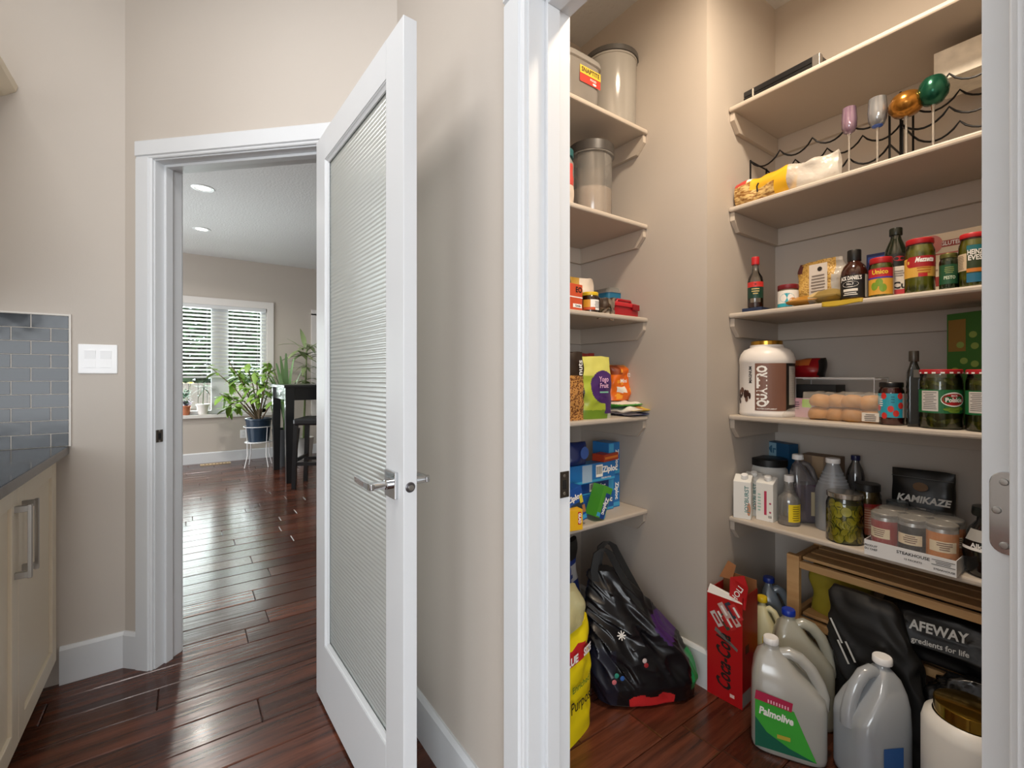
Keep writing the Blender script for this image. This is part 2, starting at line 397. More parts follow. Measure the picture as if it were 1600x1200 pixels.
# baseboards
BH, BT = 0.142, 0.015
BP = [(0, 0), (-BT, 0), (-BT, BH - 0.012), (-0.009, BH - 0.003), (-0.006, BH), (0, BH)]    # y (out = -), z
def baseboard(name, L, loc, rz, label=None): return struct(name, ext_x(BP, 0, L), WHITE, label, loc=loc, rz=rz)
baseboard('baseboard_tile_side', 0.19, (XW, YC0 - 0.19, 0), pi / 2, 'white baseboard below the light switch')
baseboard('baseboard_angled_left', 0.07, (XW, YC0, 0), pi / 4)
baseboard('baseboard_angled_right', LEN2 - 0.975, (XW + 0.975 * 0.7071, YC0 + 0.975 * 0.7071, 0), pi / 4)
baseboard('baseboard_pantry_front', XJL - 0.075 - X3, (X3, Y3, 0), 0, 'white baseboard behind the glass door')
baseboard('baseboard_pantry_inner', KX - PXL + BT, (PXL, KY, 0), 0, 'white baseboard beside the folded black tote')
baseboard('baseboard_pantry_alcove', PYB - KY, (KX, KY, 0), pi / 2)
baseboard('baseboard_pantry_left', KY - YP, (PXL, YP, 0), pi / 2)
baseboard('baseboard_pantry_back', PXR - KX, (KX, PYB, 0), 0)
baseboard('baseboard_dining', 6.4, (XF, -3.1, 0), pi / 2, 'white baseboard under the dining room window')

# door casings and jambs
CWD = 0.072
CP = [(0, 0), (0, -0.009), (0.004, -0.012), (0.010, -0.012), (0.013, -0.018), (CWD - 0.004, -0.018), (CWD, -0.014), (CWD, 0)]   # across, out
def casing_leg(side, x, z1):
    p = [(x + side * a, b) for a, b in CP]
    return prism(p if side > 0 else p[::-1], 0, z1)
def casing_head(x0, x1, z):
    return ext_x([(b, z + a) for a, b in CP], x0, x1)
def doorway(name, x0, x1, zh, depth, loc, rz, stop0, stop1, label):
    """local x along the wall; x0, x1 jamb faces; stop0..stop1 the depth range of the door stop"""
    r = root(name, loc, rz, label); rv = 0.005
    O('casing', casing_leg(-1, x0 - rv, zh + rv), WHITE, r); O('casing', casing_leg(1, x1 + rv, zh + rv), WHITE, r)
    O('head_casing', casing_head(x0 - rv - CWD, x1 + rv + CWD, zh + rv), WHITE, r)
    O('jamb', box(x0 - 0.018, 0, 0, x0, depth, zh), WHITE, r); O('jamb', box(x1, 0, 0, x1 + 0.018, depth, zh), WHITE, r)
    O('head_jamb', box(x0 - 0.018, 0, zh, x1 + 0.018, depth, zh + 0.018), WHITE, r)
    O('door_stop', box(x0, stop0, 0, x0 + 0.011, stop1, zh), WHITE, r, bev=0.002); O('door_stop', box(x1 - 0.011, stop0, 0, x1, stop1, zh), WHITE, r, bev=0.002)
    O('head_stop', box(x0 + 0.011, stop0, zh - 0.011, x1 - 0.011, stop1, zh), WHITE, r, bev=0.002)
    return r
def strike(r, x, y, z, h=0.058, w=0.03, sgn=1):
    s = O('strike_plate', box(x, y - w / 2, z - h / 2, x + sgn * 0.0022, y + w / 2, z + h / 2), P('6E6A64', 0.3, metal=1.0), r, bev=0.0008); s['label'] = 'dark metal strike plate'
    O('latch_hole', box(x, y - w * 0.2, z - 0.011, x + sgn * 0.0028, y + w * 0.2, z + 0.011), P('0C0C0C', 0.6), s)
    for dz in (-0.021, 0.021):
        O('screw', mv(rot(lathe([(0, 0.0012), (0.0035, 0.0010), (0.004, 0)], 12), sgn * pi / 2, 'Y'), x + sgn * 0.0022, y, z + dz), NICKEL, s, smooth=40)
t1 = doorway('trim_1', D0, D1, DH, TJ, (XW, YC0, 0), pi / 4, 0.037, 0.07, 'white casing and jambs of the open dining room doorway')
strike(t1, D0, 0.017, zat(682, 1.83), 0.05, 0.03)
O('opposite_casing', join(mv(casing_leg(-1, 0, 2.04), 0, 0, 0)), WHITE, t1, loc=(D0 - 0.005, TJ + 0.0, 0)).scale = (1, -1, 1)
t2 = doorway('trim_2', XJL, XJR, 2.032, YP - Y3, (0, Y3, 0), 0, 0.045, 0.084, 'white casing and jambs around the pantry doorway')
strike(t2, XJL, 0.105, zat(755, 1.1), 0.062, 0.030)

# ---------------------------------------------------------------- glass door, open beside the pantry
def door_glass():
    """pressed cross-reeded glass: partly see-through, partly scattering, glossy on its pillowed face"""
    m, nt, b = mat('reeded_glass'); out = nt.nodes['Material Output']
    b.inputs['Base Color'].default_value = hexc('E6ECEA'); b.inputs['Roughness'].default_value = 0.1; b.inputs['IOR'].default_value = 1.3; b.inputs['Transmission Weight'].default_value = 1.0
    t = nt.nodes.new('ShaderNodeBsdfTransparent'); t.inputs[0].default_value = hexc('E4EAE8')
    tl = nt.nodes.new('ShaderNodeBsdfTranslucent'); tl.inputs[0].default_value = hexc('F0F4F2')
    df = nt.nodes.new('ShaderNodeBsdfDiffuse'); df.inputs[0].default_value = hexc('F2F5F3')
    gs = nt.nodes.new('ShaderNodeBsdfGlossy'); gs.inputs['Roughness'].default_value = 0.1; gs.inputs[0].default_value = hexc('E6ECEA')
    def mixs(f, a, c):
        x = nt.nodes.new('ShaderNodeMixShader'); x.inputs[0].default_value = f; nt.links.new(a, x.inputs[1]); nt.links.new(c, x.inputs[2]); return x.outputs[0]
    scat = mixs(0.45, tl.outputs[0], df.outputs[0]); body = mixs(0.66, t.outputs[0], scat); body = mixs(0.30, body, gs.outputs[0]); body = mixs(0.15, body, b.outputs[0])
    nt.links.new(body, out.inputs[0]); return m
hx, hy = XW + D1 * 0.7071, YC0 + D1 * 0.7071
DW = 0.757
dr = root('door_1', (hx + 0.004, hy - 0.002, 0), R(2.0), 'white door with cross-reeded glass standing open'); DT = 0.035; z0, z1 = 0.012, 2.026
ST, RT, RB = 0.106, 0.098, 0.215
O('hinge_stile', box(0, -DT, z0, ST, 0, z1), WHITE, dr, bev=0.0015); O('latch_stile', box(DW - ST, -DT, z0, DW, 0, z1), WHITE, dr, bev=0.0015)
O('bottom_rail', box(ST, -DT, z0, DW - ST, 0, z0 + RB), WHITE, dr); O('top_rail', box(ST, -DT, z1 - RT, DW - ST, 0, z1), WHITE, dr)
BD = [(0, 0), (0.013, 0), (0.013, 0.004), (0.005, 0.008), (0.003, 0.0115), (0, 0.0115)]
for s in (0, 1):       # glazing beads, both faces
    yb = -DT / 2 - 0.004 if s == 0 else -DT / 2 + 0.004; sg = -1 if s == 0 else 1
    xa, xb, za, zb = ST, DW - ST, z0 + RB, z1 - RT
    O('glazing_bead', prism([(xa + a, yb + sg * b) for a, b in BD], za, zb), WHITE, dr); O('glazing_bead', prism([(xb - a, yb + sg * b) for a, b in BD], za, zb), WHITE, dr)
    O('glazing_bead', ext_x([(yb + sg * b, za + a) for a, b in BD], xa, xb), WHITE, dr); O('glazing_bead', ext_x([(yb + sg * b, zb - a) for a, b in BD], xa, xb), WHITE, dr)
gx0, gx1, gz0, gz1 = ST - 0.003, DW - ST + 0.003, z0 + RB - 0.003, z1 - RT + 0.003
ncx, ncz, sc_ = round((gx1 - gx0) / 0.0063), round((gz1 - gz0) / 0.0130), 4
def relief(u, v):
    a, b = abs(sin(pi * u * ncx)) ** 0.7, abs(sin(pi * v * ncz)) ** 0.7; return (gx0 + (gx1 - gx0) * u, -DT / 2 + 0.002 - 0.0040 * a * (0.35 + 0.65 * b), gz0 + (gz1 - gz0) * v)
gl = O('glass_pane', join(surf(relief, ncx * sc_, ncz * sc_)), door_glass(), dr, smooth=70); gl['label'] = 'clear cross-reeded glass pane'
def lever(parent, sg):
    h = bpy.data.objects.new('lever_handle', None); COL.objects.link(h); h.parent = parent; h.location = (DW - 0.062, -DT if sg < 0 else 0, 0.905); h['label'] = 'polished chrome lever handle'
    O('rose', box(-0.032, 0, -0.033, 0.032, sg * 0.009, 0.033), CHROME, h, bev=0.002)
    O('neck', rot(lathe([(0, 0.008), (0.012, 0.008), (0.012, 0.02), (0.0095, 0.022), (0.0095, 0.062), (0, 0.062)], 20), -sg * pi / 2, 'X'), CHROME, h, smooth=40)
    pts = [(0.012, sg * 0.055, 0), (0.0, sg * 0.058, 0), (-0.03, sg * 0.058, 0.0), (-0.115, sg * 0.052, 0.0)]
    O('lever', loft([[(x, y + sg * c, z + e) for c, e in ((-.005, -.008), (.005, -.008), (.005, .008), (-.005, .008))] for x, y, z in pts]), CHROME, h, bev=0.002)
lever(dr, -1); lever(dr, 1)
lp = O('latch_plate', mv(rot(lathe([(0, 0.0025), (0.0105, 0.0025), (0.0125, 0.0008), (0.0125, 0)], 24), pi / 2, 'Y'), DW, -DT / 2, 0.905), P('77767A', 0.3, metal=1.0), dr, smooth=40)
O('latch_bolt', mv(rot(lathe([(0, 0.006), (0.0065, 0.005), (0.007, 0)], 16), pi / 2, 'Y'), DW + 0.002, -DT / 2, 0.905), NICKEL, lp, smooth=40)

# pantry door, swung into the pantry; its hinge edge faces the kitchen
d2 = root('door_2', (0, 0, 0), 0, 'white pantry door swung inward, hinge edge showing')
O('slab', box(-0.1155, 0.758, 0.012, -0.0805, 1.47, 2.026), WHITE, d2, bev=0.001)
def rr(w, h, r, n=6, corners=(1, 1, 1, 1)):
    out = []
    for (cx, cy, a0), c in zip(((w / 2 - r, h / 2 - r, 0), (-w / 2 + r, h / 2 - r, pi / 2), (-w / 2 + r, -h / 2 + r, pi), (w / 2 - r, -h / 2 + r, 1.5 * pi)), corners):
        if not c: out.append((cx + math.copysign(r, cx), cy + math.copysign(r, cy))); continue
        for k in range(n + 1): out.append((cx + r * cos(a0 + pi / 2 * k / n), cy + r * sin(a0 + pi / 2 * k / n)))
    return out
for hz in (1.015, 0.24, 1.84):
    hl = O('hinge_leaf', mv(ext_y([(a, b) for a, b in rr(0.031, 0.094, 0.014, corners=(0, 1, 1, 0))], -0.0022, 0), -0.0935, 0.758, hz), CHROME, d2, bev=0.0006); hl['label'] = 'polished hinge leaf with rounded corners'
    O('knuckle', mv(lathe([(0, -0.047), (0.006, -0.047), (0.006, 0.047), (0, 0.047)], 14), -0.075, 0.762, hz), CHROME, hl, smooth=40)
    for sx, sz in ((-0.0035, 0.035), (-0.0095, 0.002), (-0.0035, -0.037)):
        s = O('screw', mv(rot(lathe([(0, 0.0016), (0.0032, 0.0014), (0.0042, 0.0004), (0.0042, 0)], 14), pi / 2, 'X'), -0.0935 + sx, 0.7558, hz + sz), NICKEL, hl, smooth=30)

# ---------------------------------------------------------------- recessed ceiling lights
def downlight(loc, power, color, label, group, spread=R(150)):
    t = thing('ceiling_light', label, 'ceiling light', (loc[0], loc[1], CEIL), 0, group)
    O('trim_ring', lathe([(0.055, -0.001), (0.062, -0.006), (0.085, -0.004), (0.088, 0.0)], 28), WHITE, t, smooth=40)
    O('lens', lathe([(0, -0.0015), (0.056, -0.0015)], 28), P('FFF6E6', 0.5, emit=6.0), t)
    area('ceiling_lamp', (loc[0], loc[1], CEIL - 0.012), (0, 0, 0), 0.1, 0.1, power, color, 'DISK', spread)
Zc = lambda py: F * (CEIL - CAMH) / (HY - py)
for px, py, lb in ((317, 294, 'recessed dining room ceiling light closer to the doorway'), (315, 358, 'recessed dining room ceiling light closer to the window')):
    d = ray(px); downlight((d[0] * Zc(py), d[1] * Zc(py)), 14, (1, 0.95, 0.88), lb, 'dining room ceiling lights')
kl = thing('kitchen_ceiling_light', 'square flush ceiling panel light in the kitchen', 'ceiling light', (-1.15, -0.42, CEIL))
O('frame', join(box(-0.32, -0.32, -0.03, 0.32, -0.30, -0.001), box(-0.32, 0.30, -0.03, 0.32, 0.32, -0.001), box(-0.32, -0.30, -0.03, -0.30, 0.30, -0.001), box(0.30, -0.30, -0.03, 0.32, 0.30, -0.001)), WHITE, kl)
O('diffuser', box(-0.30, -0.30, -0.02, 0.30, 0.30, -0.001), P('FFF8F0', 0.5, emit=2.0), kl)
area('kitchen_lamp', (-1.15, -0.42, CEIL - 0.032), (0, 0, 0), 0.58, 0.58, 13, (1, 0.985, 0.97))
pl = thing('pantry_ceiling_light', 'round flush ceiling light in the pantry', 'ceiling light', (-0.5, 1.22, CEIL))
O('base_ring', lathe([(0.0, -0.001), (0.11, -0.001), (0.11, -0.025), (0.1, -0.03)], 32), WHITE, pl, smooth=40)
O('glass_dome', lathe([(0.1, -0.03), (0.092, -0.05), (0.06, -0.072), (0, -0.08)], 32), P('FFE2BC', 0.4, emit=8.0), pl, smooth=60)
area('pantry_lamp', (-0.5, 1.22, CEIL - 0.085), (0, 0, 0), 0.18, 0.18, 22, (1, 0.83, 0.64), 'DISK')
# ---------------------------------------------------------------- kitchen corner: cabinet, worktop, tiles, switch
YCF = -0.359                       # front of the worktop
GRAN = speckle('0C0D10', '3A3D42', 180, rough=0.12, thr=0.56, soft=0.1, bump=0.0)
wt = O('worktop', box(XW + 0.001, -1.0, 0.872, -1.3, YCF, 0.903), GRAN, bev=0.003); tag(wt, 'polished dark granite worktop beside the tiled wall', 'worktop')
bc = thing('base_cabinet', 'cream shaker base cabinet with two bar handles', 'cabinet', (-1.98, -0.41, 0))
O('carcass', box(-0.435, -0.58, 0.1, 0.66, 0, 0.8715), CREAM, bc); O('toe_kick', box(-0.435, -0.58, 0, 0.66, -0.06, 0.1), P('8A8172', 0.6), bc)
def shaker(parent, x0, x1, z0, z1, hx_, name='door'):
    d = bpy.data.objects.new(name, None); COL.objects.link(d); d.parent = parent
    f = 0.06
    O('panel', box(x0 + f - 0.01, 0.002, z0 + f - 0.01, x1 - f + 0.01, 0.012, z1 - f + 0.01), CREAM, d)
    O('stile', box(x0, 0.002, z0, x0 + f, 0.021, z1), CREAM, d, bev=0.002); O('stile', box(x1 - f, 0.002, z0, x1, 0.021, z1), CREAM, d, bev=0.002)
    O('rail', box(x0 + f, 0.002, z0, x1 - f, 0.021, z0 + f), CREAM, d, bev=0.002); O('rail', box(x0 + f, 0.002, z1 - f, x1 - f, 0.021, z1), CREAM, d, bev=0.002)
    if hx_ is not None:
        h0, h1 = 0.595, 0.805
        g = join(box(hx_ - 0.0065, 0.047, h0, hx_ + 0.0065, 0.056, h1), box(hx_ - 0.0065, 0.02, h0 + 0.002, hx_ + 0.0065, 0.048, h0 + 0.02), box(hx_ - 0.0065, 0.02, h1 - 0.02, hx_ + 0.0065, 0.048, h1 - 0.002))
        q = O('handle', g, NICKEL, d, bev=0.001); q['label'] = 'brushed nickel bar handle'
    return d
shaker(bc, -0.40, 0.075, 0.11, 0.865, 0.040); shaker(bc, 0.079, 0.55, 0.11, 0.865, 0.114)
uc = thing('wall_cabinet', 'cream wall cabinet with crown moulding near the ceiling', 'cabinet', (-1.9, -1.0, 1.42))
O('carcass', box(-0.515, 0, 0, 0.44, 0.37, 0.735), CREAM, uc)
O('crown_moulding', ext_x([(0.37, 0.69), (0.385, 0.70), (0.40, 0.735), (0.47, 0.765), (0.50, 0.79), (0.505, 0.81), (0.37, 0.81)], -0.515, 0.44), CREAM, uc)
for a in (-0.51, -0.04):
    d = O('door', box(a + 0.004, 0.37, 0.004, a + 0.466, 0.389, 0.685), CREAM, uc, bev=0.003)
# backsplash on the wall beside the worktop: local x along the wall, tiles proud of the grout
bs = thing('backsplash', 'dark blue-grey glossy tile backsplash with pale grout', 'backsplash', (XW, 0, 0.9035))
NT, TH_, TW_ = 10, 0.0497, 0.1035
O('grout', box(0.0005, -1.0, 0, 0.004, YCF, NT * TH_), P('CFC9C1', 0.8), bs)
O('edge_trim', join(box(0.0005, YCF, 0, 0.010, YCF + 0.006, NT * TH_ + 0.006), box(0.0005, -1.0, NT * TH_, 0.010, YCF, NT * TH_ + 0.006)), P('D8D2CA', 0.45), bs)
def tile_mat(h, k):
    m, nt, b = mat('tile_' + h); b.inputs['Base Color'].default_value = hexc(h); b.inputs['Roughness'].default_value = 0.16; b.inputs['Specular IOR Level'].default_value = 0.35
    tc = nt.nodes.new('ShaderNodeTexCoord'); n = nt.nodes.new('ShaderNodeTexNoise'); n.inputs['Scale'].default_value = 9; nt.links.new(tc.outputs['Object'], n.inputs['Vector'])
    bp = nt.nodes.new('ShaderNodeBump'); bp.inputs['Strength'].default_value = 0.5; bp.inputs['Distance'].default_value = 0.004; nt.links.new(n.outputs['Fac'], bp.inputs['Height']); nt.links.new(bp.outputs['Normal'], b.inputs['Normal'])
    return m
TM = [tile_mat(h, 0) for h in ('262B31', '21262C', '2C3137', '282D33', '1C2126')]
rt = random.Random(5)
for r in range(NT):
    y1 = YCF - 0.0015; w = 0.047 if r % 2 == (NT % 2) else 0.0995
    if (NT - 1 - r) % 2 == 0: w = 0.0995
    else: w = 0.047
    while y1 > -0.99:
        y0 = max(y1 - w, -0.999)
        O('tile', box(0.0041, y0, r * TH_ + 0.0013, 0.0058, y1, (r + 1) * TH_ - 0.0013), rt.choice(TM), bs, bev=0.0008)
        y1 = y0 - 0.003; w = TW_ - 0.003
ls = thing('light_switch', 'white two-gang light switch plate beside the tiles', 'light switch')
xs, ysw, Zs = at_x(153.5, XW); ls.location = (XW, ysw, zat(561, Zs)); ls.rotation_euler = (0, 0, pi / 2)
O('plate', box(-0.0585, -0.006, -0.0575, 0.0585, 0, 0.0575), P('F2F2F2', 0.35), ls, bev=0.003)
for s in (-1, 1): O('rocker', ext_x([(-0.006, -0.033), (-0.0085, -0.033), (-0.0065, 0), (-0.0105, 0.033), (-0.006, 0.033)], s * 0.0235 - 0.0165, s * 0.0235 + 0.0165), P('EFEFEF', 0.3), ls)

# ---------------------------------------------------------------- pantry shelves
RS = [2.231, 1.836, 1.418, 1.018, 0.618]; LS = [2.214, 1.813, 1.418, 1.003, 0.606]
YSF, XSF, SHT, CLH = 1.747, -1.240, 0.019, 0.073
rl = ['pantry shelf holding the black flat case', 'pantry shelf holding the wire wine rack and painted glasses', 'pantry shelf holding the sauce bottles and red-lidded jars',
      'pantry shelf holding the large brown-and-white powder tub', 'pantry shelf holding the white cartons and jugs']
ll = ['narrow pantry shelf holding the tallest canister', 'narrow pantry shelf holding the canister of flour', 'narrow pantry shelf holding the red and blue lunch containers',
      'narrow pantry shelf holding the snack bags', 'narrow pantry shelf holding the storage-bag boxes']
for z, lb in zip(RS, rl):
    t = thing('pantry_shelf', lb, 'shelf', (KX, PYB, z), 0, 'wide pantry shelves'); L = PXR - KX; d = PYB - YSF
    O('board', box(0.001, -d, -SHT, L - 0.001, -0.001, 0), SHELFP, t, bev=0.006)
    O('side_cleat', ext_x([(-d + 0.012, -SHT - 0.0005), (-0.001, -SHT - 0.0005), (-0.001, -SHT - CLH), (-d + 0.05, -SHT - CLH), (-d + 0.012, -SHT - CLH * 0.45)], 0.001, 0.019), SHELFP, t, bev=0.001)
    O('side_cleat', ext_x([(-d + 0.012, -SHT - 0.0005), (-0.001, -SHT - 0.0005), (-0.001, -SHT - CLH), (-d + 0.05, -SHT - CLH), (-d + 0.012, -SHT - CLH * 0.45)], L - 0.019, L - 0.001), SHELFP, t, bev=0.001)
    O('back_cleat', box(0.0195, -0.019, -SHT - CLH, L - 0.0195, -0.001, -SHT - 0.0005), SHELFP, t, bev=0.001)
for z, lb in zip(LS, ll):
    t = thing('pantry_shelf', lb, 'shelf', (PXL, KY, z), 0, 'narrow pantry shelves'); L = XSF - PXL; d = KY - YP
    O('board', box(0.001, -d + 0.001, -SHT, L, -0.001, 0), SHELFP, t, bev=0.006)
    pf = [(0.001, -SHT - 0.0005), (L - 0.012, -SHT - 0.0005), (L - 0.012, -SHT - CLH * 0.45), (L - 0.05, -SHT - CLH), (0.001, -SHT - CLH)]
    O('side_cleat', ext_y(pf, -0.019, -0.001), SHELFP, t, bev=0.001); O('side_cleat', ext_y(pf, -d + 0.001, -d + 0.019), SHELFP, t, bev=0.001)
    O('back_cleat', box(0.001, -d + 0.0195, -SHT - CLH, 0.019, -0.0195, -SHT - 0.0005), SHELFP, t, bev=0.001)

# ---------------------------------------------------------------- dining room: window, blind, plants, table
TAUPE_TRIM = P('E0DCD8', 0.45)
wn = root('window_1', (XF, 0, 0), 0, 'white framed dining room window')
y0, y1, z0, z1 = WY0, WY1, WZ0, WZ1
c = 0.085
O('casing', join(box(0, y1, z0 - 0.02, 0.018, y1 + c, z1 + c), box(0, y0 - c, z0 - 0.02, 0.018, y0, z1 + c), box(0, y0 - c, z1, 0.019, y1 + c, z1 + c + 0.01)), TAUPE_TRIM, wn)
O('sill', box(-T, y0 - c, z0 - 0.045, 0.05, y1 + c, z0), TAUPE_TRIM, wn, bev=0.004)
O('frame', join(box(-0.10, y0, z0, -0.05, y0 + 0.05, z1), box(-0.10, y1 - 0.07, z0, -0.05, y1, z1), box(-0.1, y0, z0, -0.05, y1, z0 + 0.05), box(-0.1, y0, z1 - 0.05, -0.05, y1, z1)), WHITE, wn)
ym = at_x(344, XF)[1]
O('mullion', box(-0.10, ym - 0.10, z0, -0.045, ym + 0.10, z1), WHITE, wn)
O('mullion', box(-0.10, -0.62, z0, -0.045, -0.5, z1), WHITE, wn)
for a, b in ((y0 + 0.05, -0.62), (-0.5, ym - 0.10), (ym + 0.10, y1 - 0.07)):
    O('glass_pane', box(-0.078, a, z0 + 0.05, -0.074, b, z1 - 0.05), clear('F4FAF8', 0.05), wn)
bl = thing('window_blind', 'white slatted window blind lowered over half the window', 'blind', (XF - 0.02, 0, 0))
zb = zat(589, Zw)
O('head_rail', box(-0.03, y0 + 0.01, z1 - 0.05, 0.035, y1 - 0.01, z1), WHITE, bl, bev=0.004); O('bottom_rail', box(-0.022, y0 + 0.015, zb - 0.012, 0.022, y1 - 0.015, zb + 0.012), WHITE, bl, bev=0.003)
def slat_mat():
    m, nt, b = mat('blind_slat'); out = nt.nodes['Material Output']; b.inputs['Base Color'].default_value = hexc('F2F2F0'); b.inputs['Roughness'].default_value = 0.45
    tl = nt.nodes.new('ShaderNodeBsdfTranslucent'); tl.inputs[0].default_value = hexc('F4F4F0'); x = nt.nodes.new('ShaderNodeMixShader'); x.inputs[0].default_value = 0.45
    nt.links.new(b.outputs[0], x.inputs[1]); nt.links.new(tl.outputs[0], x.inputs[2]); nt.links.new(x.outputs[0], out.inputs[0]); return m
ns = 17; sm = mesh('slat', rot(box(-0.024, y0 + 0.015, -0.0014, 0.024, y1 - 0.015, 0.0014), R(-20), 'Y'), slat_mat())
for k in range(ns):
    o = bpy.data.objects.new('slat', sm); COL.objects.link(o); o.parent = bl; o.location = (0, 0, zb + 0.03 + (z1 - 0.06 - zb - 0.03) * (k + 0.3) / ns)
for yy in (0.25, 0.55, 0.85): O('ladder_cord', box(0.0225, yy - 0.0015, zb, 0.0255, yy + 0.0015, z1 - 0.05), WHITE, bl)
wn2 = root('window_2', (XF, W2Y0, 0), 0, 'casing of a second dining room window')
O('casing', join(box(0, -0.035, 0.55, 0.018, 0.05, 2.12), box(0, -0.035, 2.1, 0.018, 1.9, 2.18), box(0, 1.8, 0.55, 0.018, 1.9, 2.12), box(0, -0.035, 0.53, 0.03, 1.9, 0.6)), TAUPE_TRIM, wn2)
O('glass_pane', box(-0.078, 0.05, 0.6, -0.074, 1.8, 2.1), clear('F4FAF8', 0.05), wn2)
xo, yo, Zo = at_x(379, XF); ol = thing('wall_outlet', 'white wall outlet beside the blue pot', 'outlet', (XF, at_x(380, XF)[1], zat(678, Zo)), pi / 2)
O('plate', box(-0.036, -0.006, -0.058, 0.036, 0, 0.058), P('ECECEC', 0.35), ol, bev=0.002)
for s in (-1, 1): O('socket', box(-0.016, -0.008, s * 0.025 - 0.016, 0.016, -0.006, s * 0.025 + 0.016), P('E2E2E2', 0.3), ol, bev=0.002)
vx, vy, vZ = at_z(337, 724, 0.0); vt = thing('floor_vent', 'light wood floor vent below the window', 'vent', (XF + 0.16, at_x(337, XF + 0.16)[1], 0), 0)
O('frame', join(box(-0.055, -0.17, 0.0008, 0.055, -0.155, 0.006), box(-0.055, 0.155, 0.0008, 0.055, 0.17, 0.006), box(-0.055, -0.155, 0.0008, -0.042, 0.155, 0.006), box(0.042, -0.155, 0.0008, 0.055, 0.155, 0.006)), P('D9C09A', 0.5), vt)
for k in range(8): O('louver', box(-0.042, -0.15 + k * 0.039, 0.0008, 0.042, -0.123 + k * 0.039, 0.0045), P('CDB48E', 0.5), vt)

# outside: fence, shrubs, ground
struct('ground_outside', box(-16, -9, -0.6, XF - T - 0.01, 10, -0.5), P('8C8A84', 0.9))
fn = thing('garden_fence', 'pale board fence seen below the blind', 'fence', (-9.9, 0, -0.5))
fm = P('DCC8BE', 0.8, var=0.15, bscale=6)
pk = mesh('fence_board', box(-0.01, -0.065, 0, 0.01, 0.065, 1.55), fm)
for k in range(34):
    o = bpy.data.objects.new('fence_board', pk); COL.objects.link(o); o.parent = fn; o.location = (0, -2.2 + 0.137 * k, 0)
O('rail', box(0.011, -2.3, 1.1, 0.04, 2.6, 1.19), fm, fn); O('rail', box(0.011, -2.3, 0.25, 0.04, 2.6, 0.34), fm, fn)
def leaf_geo(L, Wd, droop=0.25):
    return surf(lambda u, v: ((u - 0.5) * Wd * max(0.06, sin(pi * min(1, v * 0.96 + 0.02))) , v * L, -droop * L * v * v - 0.12 * Wd * abs(u - 0.5)), 2, 5)
def foliage(pts_dirs, L, Wd, rs, droop=0.3):
    out = []
    for p, d in pts_dirs:
        d = Vector(d).normalized(); z = Vector((0, 0, 1)); r = d.cross(z)
        r = r.normalized() if r.length > 1e-4 else Vector((1, 0, 0)); u = r.cross(d); s = rs.uniform(0.7, 1.25)
        M = Matrix((r * s, d * s, u * s)).transposed().to_4x4(); M.translation = Vector(p); out.append(xf(leaf_geo(L, Wd, droop), M))
    return join(*out)
rs = random.Random(3)
def bush(loc, rx, ry, rz_, n, L, m, label):
    t = thing('garden_shrub', label, 'shrub', loc); pd = []
    for _ in range(n):
        a, b = rs.uniform(0, 2 * pi), rs.uniform(-0.6, 1.3); q = rs.uniform(0.75, 1.0)
        p = (rx * q * cos(a) * cos(b), ry * q * sin(a) * cos(b), rz_ * (1 + q * sin(b))); pd.append((p, (cos(a), sin(a), rs.uniform(-0.4, 0.7))))
    f = O('foliage', foliage(pd, L, L * 0.5, rs), m, t, smooth=60); f['kind'] = 'stuff'
    O('trunk', tube([(0, 0, 0), (0.03, 0.02, rz_ * 0.6), (0, 0, rz_ * 1.3)], [0.07, 0.05, 0.03], 8), P('5A4A3C', 0.9), t, smooth=60)
bush((-11.5, -1.9, -0.5), 1.1, 1.0, 1.7, 2200, 0.3, P('3F5A38', 0.6), 'dense garden shrub behind the fence near the flower pots')
bush((-11.5, 0.75, -0.5), 1.1, 1.0, 1.75, 2200, 0.3, P('4A6840', 0.6), 'garden shrub behind the fence and the window mullion')
bush((-11.5, 3.5, -0.5), 1.1, 1.0, 1.6, 1400, 0.3, P('3A5434', 0.6), 'garden shrub beyond the second window')
bush((-14.6, -0.2, -0.5), 1.4, 3.4, 2.7, 2600, 0.42, P('5E7A54', 0.6), 'tall pale green tree far behind the fence')

# potted tree on a white wire stand
Zp = 5.95; d = ray(404); tx, ty = d[0] * Zp, d[1] * Zp
st = thing('plant_stand', 'white wire plant stand under the blue pot', 'plant stand', (tx, ty, 0)); WW = P('EDEDED', 0.4)
zs = zat(690, Zp)
O('ring', tube([(0.155 * cos(a * pi / 12), 0.155 * sin(a * pi / 12), zs) for a in range(24)], 0.006, 6, True), WW, st, smooth=60)
O('ring', tube([(0.17 * cos(a * pi / 12), 0.17 * sin(a * pi / 12), zs + 0.2) for a in range(24)], 0.005, 6, True), WW, st, smooth=60)
O('tray', lathe([(0, zs - 0.004), (0.15, zs - 0.004), (0.15, zs + 0.006), (0, zs + 0.006)], 24), WW, st)
for k in range(4):
    a = k * pi / 2 + 0.5; O('leg', tube([(0.155 * cos(a), 0.155 * sin(a), zs), (0.15 * cos(a), 0.15 * sin(a), zs * 0.5), (0.19 * cos(a), 0.19 * sin(a), 0.006)], 0.006, 6), WW, st, smooth=60)
    O('upright', tube([(0.155 * cos(a), 0.155 * sin(a), zs), (0.17 * cos(a), 0.17 * sin(a), zs + 0.2)], 0.004, 6), WW, st, smooth=60)
pt = thing('potted_tree', 'leafy green houseplant in a dark blue pot', 'houseplant', (tx, ty, zs + 0.0065))
O('pot', lathe([(0, 0), (0.118, 0), (0.148, 0.27), (0.155, 0.275), (0.155, 0.30), (0.142, 0.30), (0.138, 0.26), (0, 0.26)], 28), P('1F3346', 0.35), pt, smooth=40)
O('soil', lathe([(0, 0.268), (0.139, 0.262)], 20), P('2A211B', 0.95), pt)
rs = random.Random(21); pd = []; br = []
